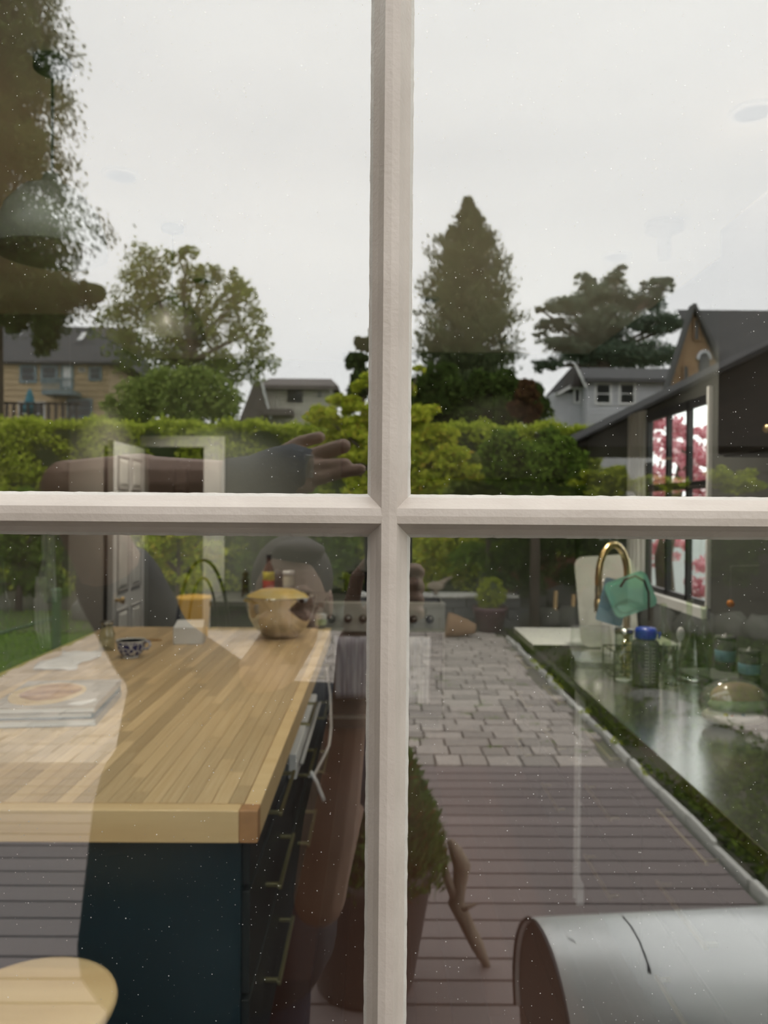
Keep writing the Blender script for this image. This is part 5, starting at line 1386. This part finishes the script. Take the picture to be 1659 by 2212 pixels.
clump('thicket', [(960, 850, 75), (1040, 860, 70), (1100, 850, 60), (1000, 900, 70), (1080, 910, 60), (1150, 870, 55), (900, 860, 60), (930, 900, 60)], 30.0, 16000, 0.26, 'dark_leaf', 'dark thicket of trees between the pine and the white house', 'trees')
clump('bronze_shrub', [(1140, 850, 32), (1150, 890, 30), (1120, 880, 28)], 26.0, 3500, 0.2, 'red_leaf', 'bronze-leaved shrub beside the white house', 'shrub')
# layered cedar
cb = []
for (px, py, r) in ((1270, 610, 34), (1330, 600, 40), (1300, 640, 80), (1220, 665, 60), (1390, 650, 70), (1420, 620, 45), (1200, 700, 50), (1300, 700, 100), (1420, 700, 75), (1200, 745, 55), (1300, 760, 110), (1400, 770, 90), (1180, 790, 45), (1260, 600, 26), (1340, 580, 22), (1440, 610, 20), (1460, 700, 40), (1165, 668, 22), (1170, 720, 20)):
    cb.append((px, py, r, 0.42))
clump('layered_cedar', cb, 45.0, 30000, 0.27, 'cedar_leaf', 'broad grey-green cedar with layered branches above the white house', 'tree', trunk=0.5, aspect=0.35, tight=0.22)
clump('far_conifer', [(770, 780, 30), (785, 740, 22), (780, 830, 40), (800, 720, 18)], 36.0, 4000, 0.25, 'conifer_leaf', 'small dark conifer tip beside the yellow maple', 'tree', trunk=0.15)
# yellow-green maples
mpl = [(700, 900, 55, .6), (750, 870, 50, .6), (790, 830, 40, .6), (760, 930, 70, .6), (830, 890, 70, .6), (880, 830, 45, .5), (900, 900, 60, .6), (950, 935, 60, .6), (860, 960, 80, .6), (960, 990, 70, .6), (790, 980, 70, .6), (690, 960, 55, .6), (920, 1030, 80, .6), (1010, 1020, 45, .6), (820, 1050, 90, .6), (905, 800, 18, .5), (640, 1000, 50, .6)]
clump('golden_maple', mpl, 11.0, 20000, 0.095, 'maple_leaf', 'golden-green Japanese maple in the planting bed', 'maple', trunk=0.09, base=G(830, 1300, 11).x, aspect=0.5)
clump('golden_maple', [(330, 1180, 60, .7), (390, 1150, 60, .7), (440, 1200, 60, .7), (350, 1240, 55, .7), (420, 1260, 50, .7), (300, 1150, 50, .7), (470, 1120, 55, .7)], 11.8, 9000, 0.09, 'maple_leaf', 'smaller golden maple seen between the person\'s raised arm and shoulder', 'maple', trunk=0.05, aspect=0.5)
clump('yellow_shrub', [(900, 1200, 60), (950, 1190, 55), (920, 1240, 50), (985, 1230, 45), (1010, 1190, 40), (890, 1270, 40)], 12.6, 8000, 0.08, 'maple_leaf', 'low yellow-leaved shrub behind the raised bed', 'shrub')
clump('dark_shrub', [(1100, 1000, 80), (1180, 1000, 80), (1150, 1040, 80), (1230, 1030, 70), (1080, 960, 50), (1200, 960, 50)], 11.2, 12000, 0.085, 'shrub_leaf', 'dense dark green shrub in front of the hedge', 'shrub', trunk=0.08)
clump('bronze_maple', [(1050, 1000, 50, .7), (1030, 1045, 55, .7), (1090, 960, 40, .6), (1000, 1060, 50, .7), (1110, 1060, 55, .7)], 12.0, 7000, 0.085, 'ash_leaf', 'olive-bronze shrub beside the golden maple', 'shrub', trunk=0.05)
clump('pale_shrub', [(1270, 1035, 40, .6), (1320, 1030, 45, .6), (1350, 1050, 40, .6), (1300, 1060, 50, .6), (1400, 1050, 45, .6), (1460, 1045, 45, .6), (1560, 1030, 45, .7), (1600, 1045, 50, .7)], 10.5, 7000, 0.08, 'box_leaf', 'pale yellow-green shrub below the dark shed', 'shrub', trunk=0.04)
clump('fern_bed', [(1100, 1180, 60), (1170, 1190, 70), (1240, 1180, 60), (1090, 1230, 50), (1150, 1250, 50), (1240, 1250, 50), (1310, 1190, 60), (1380, 1190, 60), (1450, 1180, 70), (1540, 1180, 70), (1620, 1180, 70), (1600, 1230, 50)], 11.5, 14000, 0.10, 'dark_leaf', 'dark green ferns along the planting bed', 'ferns', aspect=0.25)
clump('border_shrub', [(30, 1100, 60), (90, 1110, 60), (20, 1180, 60), (80, 1190, 60), (-40, 1150, 70), (50, 1250, 50), (120, 1260, 45), (-20, 1260, 50)], 13.0, 11000, 0.10, 'shrub_leaf', 'leafy border shrub at the far side of the lawn', 'shrub', trunk=0.06)
clump('border_shrub', [(180, 1120, 70), (240, 1150, 70), (200, 1220, 60), (260, 1240, 60)], 13.6, 8000, 0.10, 'shrub_leaf', 'leafy shrub between the border and the golden maple', 'shrub', trunk=0.06)
clump('border_shrub', [(500, 1120, 80), (580, 1130, 80), (660, 1130, 80), (560, 1220, 70), (640, 1230, 70), (720, 1200, 70)], 13.4, 10000, 0.10, 'shrub_leaf', 'broad green shrub behind the person\'s head', 'shrub', trunk=0.06)

# ---- houses
def wall_poly(m, pts, p, th=0.25):
    P_ = [G(a, b, p) for a, b in pts]
    P_ = [Vector((q.x, yp(p), q.z)) for q in P_]
    m.prism(P_, (0, 0, 0), (0, -th, 0))
def hwin(parent, x0, y0, x1, y1, p, frame='trim_blue', fr=4, glass='house_glass', bars=True, fname='window'):
    a, b = G(x0, y1, p), G(x1, y0, p); f = fr * p / FPX
    yy = yp(p)
    w = part(fname, frame, parent, lambda m: (m.box(a.x - f, a.x, yy, yy + 0.08, a.z - f, b.z + f), m.box(b.x, b.x + f, yy, yy + 0.08, a.z - f, b.z + f), m.box(a.x, b.x, yy, yy + 0.08, a.z - f, a.z), m.box(a.x, b.x, yy, yy + 0.08, b.z, b.z + f)) and
             (m.box(a.x, b.x, yy, yy + 0.075, (a.z + b.z) / 2 - .02, (a.z + b.z) / 2 + .02) if bars else None))
    part('pane', glass, w, lambda m: m.box(a.x, b.x, yy + 0.005, yy + 0.055, a.z, b.z))
    return w
def siding(parent, x0, x1, ytop, ybot, p, mat, pitch):
    a, b = G(x0, ybot, p), G(x1, ytop, p)
    z = a.z
    k = 0
    def f(m):
        zz = a.z
        while zz < b.z:
            z1 = min(zz + pitch, b.z)
            m.prism([(a.x, yp(p) + 0.045, zz), (a.x, yp(p), zz), (a.x, yp(p), z1), (a.x, yp(p) + 0.012, z1)], (0, 0, 0), (b.x - a.x, 0, 0))
            zz += pitch
    o = part('siding', mat, parent, f); o['kind'] = 'stuff'; return o
# tan house
p = 38.0
hA = thing('tan_house', (G(60, 900, p).x, yp(p + 3), -0.05), 'tan two-storey house with blue-grey windows and a balcony', 'house')
a, b = G(-260, 960, p), G(236, 784, p)
part('wall', 'siding_tan', hA, lambda m: m.box(a.x, b.x, yp(p + 7), yp(p), -0.05, b.z))
siding(hA, -260, 236, 786, 940, p, 'siding_tan', 0.28)
def roofA(m):
    e0, r0 = G(-280, 784, p), G(-280, 702, p + 3.5)
    e1, r1 = G(262, 806, p), G(268, 722, p + 3.5)
    m.add([(e0.x, yp(p) + .3, b.z), (e1.x, yp(p) + .3, b.z), (r1.x, yp(p + 3.5), r0.z), (r0.x, yp(p + 3.5), r0.z), (e1.x, yp(p + 7.5), b.z), (e0.x, yp(p + 7.5), b.z),
           (e0.x, yp(p) + .3, b.z - 0.12), (e1.x, yp(p) + .3, b.z - 0.12)], [(0, 1, 2, 3), (3, 2, 4, 5), (1, 4, 2), (0, 3, 5), (0, 6, 7, 1), (6, 5, 4, 7)])
rfA = part('roof', 'roof_dark', hA, roofA)
for (x0, y0, x1, y1) in ((171, 724, 192, 741), (50, 716, 60, 731)):
    q0_, q1_ = G(x0, y1, p + 1.6), G(x1, y0, p + 2.2)
    part('skylight', 'paper_white', rfA, lambda m: m.add([(q0_.x, yp(p + 1.3) , q0_.z + .10), (q1_.x, yp(p + 1.3), q0_.z + .10), (q1_.x, yp(p + 2.0), q1_.z + .10), (q0_.x, yp(p + 2.0), q1_.z + .10)], [(0, 1, 2, 3)]))
hwin(hA, 49, 795, 75, 822, p, fr=6); hwin(hA, 94, 795, 121, 822, p, fr=6)
hwin(hA, 197, 797, 216, 818, p, fr=5); hwin(hA, 172, 795, 184, 803, p, 'siding_cream', 2)
hwin(hA, 137, 793, 155, 836, p, fr=5, glass='paper_white', bars=False, fname='balcony_door')
hwin(hA, 150, 866, 196, 898, p, fr=5); hwin(hA, 46, 873, 94, 915, p, 'paper_white', 5, fname='patio_door')
bal = part('balcony', 'trim_blue', hA, lambda m: m.box(G(116, 0, p).x, G(181, 0, p).x, yp(p), yp(p) + 1.1, G(0, 858, p).z, G(0, 848, p).z))
part('railing', 'trim_blue', bal, lambda m: ([m.box(G(x, 0, p).x, G(x, 0, p).x + .05, yp(p) + 1.04, yp(p) + 1.1, G(0, 848, p).z, G(0, 824, p).z) for x in range(116, 182, 6)], m.box(G(116, 0, p).x, G(181, 0, p).x, yp(p) + 1.02, yp(p) + 1.12, G(0, 827, p).z, G(0, 823, p).z)))
part('terrace_rail', 'brown_cabinet', hA, lambda m: (m.box(G(-200, 0, p).x, G(230, 0, p).x, yp(p) + 2.9, yp(p) + 3.0, G(0, 890, p).z, G(0, 886, p).z), [m.box(G(x, 0, p).x, G(x, 0, p).x + .1, yp(p) + 2.9, yp(p) + 3.0, G(0, 960, p).z, G(0, 886, p).z) for x in range(-200, 230, 14)]))
part('terrace', 'brown_cabinet', hA, lambda m: m.box(G(-200, 0, p).x, G(230, 0, p).x, yp(p), yp(p) + 3.0, -0.05, G(0, 930, p).z))
u0 = G(64, 892, p - 2)
um = thing('closed_parasol', (u0.x, u0.y, G(0, 930, p).z), 'closed teal parasol on the tan house terrace', 'parasol')
part('canopy', 'umbrella_teal', um, lambda m: m.lathe([(0.30, G(0, 892, p - 2).z), (0.26, G(0, 875, p - 2).z), (0.14, G(0, 850, p - 2).z), (0.04, G(0, 840, p - 2).z), (0.0, G(0, 838, p - 2).z)], (u0.x, u0.y, 0), 14), smooth=True)
part('pole', 'brown_cabinet', um, lambda m: m.tube([(u0.x, u0.y, G(0, 930, p).z), (u0.x, u0.y, G(0, 860, p - 2).z)], 0.03, 8))
# cream house with a dark side roof
p = 40.0
hB = thing('cream_house', (G(640, 900, p).x, yp(p + 3), -0.05), 'cream house with a dormer window and dark side roof', 'house')
a, b = G(575, 960, p), G(716, 834, p)
part('wall', 'siding_cream', hB, lambda m: m.box(a.x, b.x, yp(p + 6), yp(p), -0.05, b.z))
siding(hB, 575, 716, 834, 930, p, 'siding_cream', 0.22)
part('roof', 'roof_brown', hB, lambda m: m.add([(G(560, 0, p).x, yp(p) + .5, b.z - .05), (G(738, 0, p).x, yp(p) + .5, b.z - .05), (G(722, 0, p + 3).x, yp(p + 3), G(0, 812, p + 3).z), (G(590, 0, p + 3).x, yp(p + 3), G(0, 812, p + 3).z), (G(738, 0, p).x, yp(p + 6.5), b.z), (G(560, 0, p).x, yp(p + 6.5), b.z), (G(560, 0, p).x, yp(p) + .5, b.z - .25), (G(738, 0, p).x, yp(p) + .5, b.z - .25)],
     [(0, 1, 2, 3), (3, 2, 4, 5), (1, 4, 2), (0, 3, 5), (0, 6, 7, 1)]))
hwin(hB, 622, 843, 636, 868, p, 'roof_dark', 1.5); hwin(hB, 639, 843, 653, 868, p, 'roof_dark', 1.5); hwin(hB, 686, 846, 695, 858, p, 'siding_cream', 1.5)
part('side_roof', 'roof_brown', hB, lambda m: wall_poly(m, [(515, 912), (548, 826), (566, 822), (588, 905)], p - .6, 2.0))
part('rake_trim', 'paper_white', hB, lambda m: wall_poly(m, [(562, 824), (567, 822), (588, 905), (583, 906)], p - .7, .12))
part('porch_roof', 'roof_brown', hB, lambda m: m.box(G(583, 0, p).x, G(642, 0, p).x, yp(p), yp(p) + 1.2, G(0, 897, p).z, G(0, 884, p).z))
# white house
p = 32.0
hC = thing('white_house', (G(1340, 900, p).x, yp(p + 3), -0.05), 'small white clapboard house with two sash windows', 'house')
a, b = G(1266, 1000, p), G(1500, 822, p)
part('wall', 'siding_white', hC, lambda m: m.box(a.x, b.x, yp(p + 5), yp(p), -0.05, b.z))
siding(hC, 1266, 1500, 824, 945, p, 'siding_white', 0.16)
part('wing', 'siding_white', hC, lambda m: m.box(G(1212, 0, p).x, a.x, yp(p + 4), yp(p + .9), -0.05, G(0, 838, p + .9).z))
part('wing_roof', 'paper_white', hC, lambda m: wall_poly(m, [(1203, 848), (1232, 832), (1268, 832), (1268, 838), (1234, 838), (1206, 853)], p + .5, 3.0))
part('gable', 'brown_cabinet', hC, lambda m: wall_poly(m, [(1236, 834), (1246, 790), (1268, 834)], p + .2, 2.0))
part('rake_trim', 'paper_white', hC, lambda m: wall_poly(m, [(1241, 786), (1245, 786), (1270, 836), (1265, 836)], p - .3, .15))
part('roof', 'roof_dark', hC, lambda m: m.add([(G(1264, 0, p).x, yp(p) + .4, b.z), (G(1510, 0, p).x, yp(p) + .4, b.z), (G(1510, 0, p).x, yp(p + 2.5), G(0, 783, p + 2.5).z), (G(1240, 0, p + 2.5).x, yp(p + 2.5), G(0, 783, p + 2.5).z), (G(1510, 0, p).x, yp(p + 5), b.z), (G(1240, 0, p).x, yp(p + 5), b.z), (G(1264, 0, p).x, yp(p) + .4, b.z - .15), (G(1510, 0, p).x, yp(p) + .4, b.z - .15)],
     [(0, 1, 2, 3), (3, 2, 4, 5), (0, 3, 5), (0, 6, 7, 1)]))
hwin(hC, 1288, 832, 1316, 870, p, 'paper_white', 5); hwin(hC, 1340, 832, 1368, 870, p, 'paper_white', 5)
hwin(hC, 1242, 842, 1250, 868, p + .85, 'paper_white', 4, bars=False)
# brick house
p = 24.0
hD = thing('brick_house', (G(1560, 900, p).x, yp(p + 2), -0.05), 'tan brick house with a steep gable and dark roof', 'house')
part('gable_wall', 'brick_tan', hD, lambda m: wall_poly(m, [(1425, 1000), (1430, 890), (1500, 662), (1562, 790), (1562, 1000)], p, 0.25))
part('gable_trim', 'roof_dark', hD, lambda m: (wall_poly(m, [(1424, 892), (1431, 892), (1501, 664), (1499, 655)], p - .25, .4), wall_poly(m, [(1499, 655), (1501, 664), (1558, 788), (1566, 788), (1504, 655)], p - .25, .4)))
zr = G(0, 655, p + 1.2).z
part('roof', 'roof_dark', hD, lambda m: m.add([(G(1500, 0, p).x, yp(p + 1.2), zr), (G(1500, 0, p).x + 9, yp(p + 1.2), zr), (G(1500, 0, p).x + 9, yp(p) + .3, G(0, 835, p).z), (G(1556, 0, p).x, yp(p) + .15, G(0, 800, p).z), (G(1500, 0, p).x + 9, yp(p + 5), G(0, 840, p).z), (G(1500, 0, p).x + 3.6, yp(p + 5), G(0, 840, p).z)],
     [(0, 3, 2, 1), (0, 1, 4, 5)]))
part('wall', 'brick_tan', hD, lambda m: m.box(G(1560, 0, p).x, G(1500, 0, p).x + 8.7, yp(p + 5), yp(p), -0.05, G(0, 830, p).z))
for (x0, y0, x1, y1) in ((1499, 692, 1507, 734), (1476, 792, 1484, 832)):
    hwin(hD, x0, y0, x1, y1, p - .02, 'brick_tan', 2, bars=False)
wd = part('arched_window', 'house_glass', hD, lambda m: wall_poly(m, [(1511, 822), (1511, 776)] + [(1522 - 11 * math.cos(t), 776 - 14 * math.sin(t)) for t in np.linspace(.3, math.pi - .3, 8)] + [(1533, 776), (1533, 822)], p - .06, .1))
part('arch_trim', 'siding_white', wd, lambda m: wall_poly(m, [(1508 + 14 - 16 * math.cos(t), 775 - 20 * math.sin(t)) for t in np.linspace(0, math.pi, 12)] + [(1522 + 11 * math.cos(t), 776 - 14 * math.sin(t)) for t in np.linspace(0, math.pi, 12)], p - .08, .12))
# dark shed
p = 12.0
hE = thing('garden_shed', (G(1700, 900, p).x, yp(p + 1.5), -0.05), 'dark wooden garden shed with a low sloping roof', 'shed')
part('gable', 'shed_wood', hE, lambda m: wall_poly(m, [(1240, 964), (1800, 690), (2360, 964)], p, 2.8))
k = 0
for py in range(975, 1260, 34):
    part('wall_board', 'shed_wood', hE, lambda m: (m.box(G(1535, 0, p).x, G(2200, 0, p).x, yp(p), yp(p) + (0.03 if k % 2 else 0.045), G(0, py + 32, p).z, G(0, py, p).z))); k += 1
part('wall', 'shed_wood', hE, lambda m: m.box(G(1535, 0, p).x, G(2200, 0, p).x, yp(p + 2.8), yp(p) - .001, -0.05, G(0, 966, p).z))
part('roof_slope', 'shed_roof', hE, lambda m: wall_poly(m, [(1220, 966), (1224, 960), (1800, 674), (1800, 690)], p - .5, 3.5))
part('roof_slope', 'shed_roof', hE, lambda m: wall_poly(m, [(2380, 966), (2376, 960), (1800, 674), (1800, 690)], p - .5, 3.5))

# ---- blossom tree and pale neighbour wall outside the sink window
bt = thing('blossom_tree', (3.4, 8.4, -0.05), 'pink blossom tree outside the black-framed sink window', 'tree')
bl = []
for k_ in range(26):
    bl.append(((3.2 + rng.uniform(-0.9, 1.2), 8.2 + rng.uniform(-1.6, 2.4), rng.uniform(1.0, 3.0)), (0.5, 0.5, 0.35)))
leaf_cloud(blob_pts(bl, 9000, 0.3, 0.2), 0.075, 'blossom', 'blossom', bt, 0.7)
part('trunk', 'bark', bt, lambda m: m.tube([(3.4, 8.4, -0.05), (3.3, 8.4, 1.2), (3.5, 8.2, 2.6)], [0.12, 0.10, 0.04], 9), smooth=True)

# ================================================================== THE PHOTOGRAPHER (reflected)
pr_ = thing('person', (-0.30, -1.0, 0.0), 'person in a dark grey t-shirt photographing through the glass, one arm raised', 'person')
E1, W1 = G(150, 1052, 1.30), G(565, 1042, 1.29)          # raised elbow, wrist
S1 = G(330, 1400, 1.56)                                   # raised-arm shoulder
HC = G(628, 1300, 1.60)                                   # head centre
S2 = G(770, 1560, 1.60); E2 = G(690, 1940, 1.36); W2 = G(755, 1520, 1.30)
NK = Vector((-0.235, S1.y + 0.02, 1.40))
body = MB()
# torso and legs (kept inside the clothes)
hipz = 0.92
tx, ty = -0.335, S1.y - 0.02
body.capsule((tx, ty, hipz), (tx, ty, 1.12), 0.13, 0.12)
body.capsule((tx - 0.05, ty, 1.15), (tx - 0.05, ty, 1.33), 0.12, 0.10)
body.capsule((tx + 0.07, ty, 1.15), (tx + 0.09, ty, 1.30), 0.12, 0.09)
body.capsule((tx, ty, 1.33), NK, 0.09, 0.055)
body.capsule(NK, HC + Vector((0, -0.03, -0.07)), 0.058, 0.055)
# head
body.ball(HC + Vector((0, -0.012, 0.025)), (0.076, 0.094, 0.100), 24, 16)
body.ball(HC + Vector((0, 0.018, -0.045)), (0.060, 0.068, 0.072), 20, 14)
body.ball(HC + Vector((0, 0.045, -0.098)), (0.030, 0.026, 0.022), 14, 10)           # chin
body.capsule(HC + Vector((0, 0.085, 0.015)), HC + Vector((0, 0.104, -0.030)), 0.010, 0.014)   # nose
for s in (-1, 1):
    body.ball(HC + Vector((s * 0.078, -0.012, -0.005)), (0.009, 0.022, 0.033), 12, 8)  # ears
    body.ball(HC + Vector((s * 0.030, 0.077, 0.030)), (0.026, 0.010, 0.008), 12, 6)    # brow
    body.ball(HC + Vector((s * 0.034, 0.066, -0.03)), (0.024, 0.018, 0.020), 12, 8)    # cheek
body.ball(HC + Vector((0, 0.083, -0.058)), (0.026, 0.009, 0.006), 12, 6)
body.ball(HC + Vector((0, 0.081, -0.068)), (0.022, 0.009, 0.007), 12, 6)
# raised arm
body.capsule(S1, S1 * 0.45 + E1 * 0.55, 0.062, 0.058); body.capsule(S1 * 0.45 + E1 * 0.55, E1, 0.058, 0.046)
body.capsule(E1, E1 * 0.62 + W1 * 0.38 + Vector((0, 0, 0.004)), 0.045, 0.050); body.capsule(E1 * 0.62 + W1 * 0.38, W1, 0.050, 0.033)
H1 = G(640, 1010, 1.29)
body.capsule(W1, H1, 0.034, 0.038)
FG = (((596, 985, 1.315), (650, 955, 1.315), (690, 945, 1.308), 0.0112), ((655, 992, 1.29), (702, 976, 1.284), (742, 964, 1.276), 0.0135),
      ((672, 1012, 1.268), (712, 1006, 1.262), (745, 1004, 1.258), 0.0122), ((690, 1034, 1.258), (738, 1020, 1.254), (778, 1014, 1.254), 0.0105))
for a, b, c, ra in FG:
    a, b, c = G(*a), G(*b), G(*c)
    body.capsule(H1, a, 0.024, ra * 1.1); body.capsule(a, b, ra * 1.08, ra); body.capsule(b, c, ra, ra * 0.95)
th0 = G(630, 1050, 1.275)
body.capsule(H1, th0, 0.02, 0.014); body.capsule(th0, G(668, 1052, 1.262), 0.013, 0.011)
# phone arm
body.capsule(S2, E2, 0.055, 0.045); body.capsule(E2, E2 * 0.6 + W2 * 0.4, 0.046, 0.048); body.capsule(E2 * 0.6 + W2 * 0.4, W2, 0.048, 0.031)
H2 = G(772, 1392, 1.275)
body.capsule(W2, H2, 0.030, 0.034); body.capsule(H2, G(800, 1340, 1.27), 0.034, 0.026)
PX0, PX1, PZ0, PZ1, PY = -0.022, 0.052, 1.618, 1.766, -0.612
for k, z in enumerate((1.655, 1.632, 1.61, 1.59)):
    q0 = Vector((0.015, PY - 0.045, z - 0.03)); q1 = Vector((PX1 + 0.012, PY - 0.022, z - 0.008)); q2 = Vector((PX1 + 0.008, PY + 0.006, z)); q3 = Vector((PX1 - 0.014, PY + 0.014, z + 0.002))
    if k >= 2: q3 = Vector((PX1 - 0.02, PY + 0.012, z + 0.006))
    body.capsule(H2, q0, 0.026, 0.014); body.capsule(q0, q1, 0.0125, 0.0105); body.capsule(q1, q2, 0.0105, 0.0095); body.capsule(q2, q3, 0.0095, 0.0085)
q0 = Vector((PX0 - 0.02, PY - 0.03, 1.60)); q1 = Vector((PX0 - 0.012, PY - 0.022, 1.64))
body.capsule(H2, q0, 0.024, 0.014); body.capsule(q0, q1, 0.013, 0.0115); body.capsule(q1, Vector((PX0 + 0.012, PY - 0.020, 1.672)), 0.011, 0.0095)
# legs
for s in (-1, 1):
    body.capsule((tx + s * 0.10, ty, 0.90), (tx + s * 0.115, ty + 0.02, 0.49), 0.088, 0.055); body.capsule((tx + s * 0.115, ty + 0.02, 0.49), (tx + s * 0.12, ty - 0.02, 0.10), 0.055, 0.04)
    body.capsule((tx + s * 0.12, ty - 0.03, 0.06), (tx + s * 0.13, ty + 0.12, 0.04), 0.04, 0.028)
remesh_obj(body, 'body', 'skin', pr_, 0.0038, 3)
hair = MB()
hair.ball(HC + Vector((0, -0.030, 0.045)), (0.086, 0.096, 0.094), 24, 16)
hair.ball(HC + Vector((0, -0.055, 0.0)), (0.080, 0.062, 0.085), 20, 14)
hair.ball(HC + Vector((0.02, 0.03, 0.108)), (0.055, 0.05, 0.022), 16, 10)
remesh_obj(hair, 'hair', 'hair', pr_, 0.007, 3)
for s in (-1, 1):
    ey = part('eye', 'eye_white', pr_, lambda m: m.ball(HC + Vector((s * 0.031, 0.077, 0.012)), (0.0115, 0.007, 0.0055), 12, 8), smooth=True)
    part('iris', 'hair', ey, lambda m: m.ball(HC + Vector((s * 0.031, 0.0825, 0.012)), (0.0045, 0.003, 0.0045), 10, 6), smooth=True)
sh = MB()
sh.capsule((tx - 0.02, ty, 0.90), (tx - 0.03, ty, 1.10), 0.185, 0.17)
sh.capsule((tx + 0.10, ty, 0.90), (tx + 0.08, ty, 1.10), 0.16, 0.155)
sh.capsule((tx - 0.11, ty, 0.88), (tx - 0.09, ty, 1.16), 0.155, 0.145)
sh.capsule((tx - 0.06, ty, 1.15), (tx - 0.06, ty, 1.34), 0.155, 0.12)
sh.capsule((tx + 0.08, ty, 1.15), (tx + 0.10, ty, 1.30), 0.15, 0.11)
sh.capsule((tx, ty, 1.34), NK - Vector((0, 0, 0.045)), 0.11, 0.072)
sh.capsule(NK - Vector((0.02, 0, 0.06)), S1, 0.08, 0.082)
sh.capsule(NK - Vector((0, 0, 0.07)), S2, 0.08, 0.08)
sh.capsule(S1, S1 * 0.56 + E1 * 0.44, 0.084, 0.080)
sh.capsule(S2, S2 * 0.62 + E2 * 0.38, 0.078, 0.070)
remesh_obj(sh, 't_shirt', 'shirt_cloth', pr_, 0.010, 6)
je = MB()
je.capsule((tx - 0.07, ty, 0.88), (tx + 0.07, ty, 0.88), 0.15, 0.15)
for s in (-1, 1):
    je.capsule((tx + s * 0.095, ty, 0.86), (tx + s * 0.115, ty + 0.02, 0.49), 0.115, 0.082); je.capsule((tx + s * 0.115, ty + 0.02, 0.49), (tx + s * 0.12, ty - 0.02, 0.12), 0.082, 0.068)
remesh_obj(je, 'trousers', 'jeans_cloth', pr_, 0.012, 5)
for s in (-1, 1):
    so = MB()
    so.capsule((tx + s * 0.12, ty - 0.05, 0.05), (tx + s * 0.13, ty + 0.14, 0.042), 0.05, 0.042)
    so.v = [(v[0], v[1], max(v[2], 0.001)) for v in so.v]
    so.build('shoe', 'shoe_leather', pr_, True)
wr = MB()
wa, wb2 = W1 * 0.82 + E1 * 0.18, H1
wr.tube([wa, W1 * .96 + E1 * .04, W1 * .5 + H1 * .5, H1 + Vector((0, .004, -.004)), G(672, 1018, 1.28)], [0.041, 0.045, 0.047, 0.044, 0.036], 18)
wrs = wr.build('wrist_support', 'wrist_cloth', pr_, True)
cl_ = G(672, 1002, 1.245)
part('strap_clasp', 'clear_plastic', wrs, lambda m: m.cbox(cl_ + Vector((0, 0.03, -0.005)), (0.014, 0.006, 0.036)), bevel=0.002)
# the phone: lens at the camera position
ph = thing('phone', ((PX0 + PX1) / 2, PY, PZ0), 'dark phone held up in front of the person to take the picture', 'phone')
part('body', 'phone_body', ph, lambda m: m.box(PX0, PX1, PY - 0.004, PY + 0.004, PZ0, PZ1), bevel=0.003)
part('camera_bump', 'black_gloss', ph, lambda m: m.box(PX0 + 0.004, PX0 + 0.038, PY + 0.004, PY + 0.0058, PZ1 - 0.038, PZ1 - 0.004), bevel=0.001)
part('screen', 'black_gloss', ph, lambda m: m.box(PX0 + 0.003, PX1 - 0.003, PY - 0.0046, PY - 0.0038, PZ0 + 0.003, PZ1 - 0.003))

wf = thing('white_fence', (5.0, 13.0, -0.05), 'pale board fence outside the sink window', 'fence')
for k_ in range(24):
    part('board', 'siding_white', wf, lambda m: m.box(2.0 + k_ * 0.26, 2.25 + k_ * 0.26, 12.98, 13.0, -0.05, 1.55 + 0.01 * (k_ % 3)))
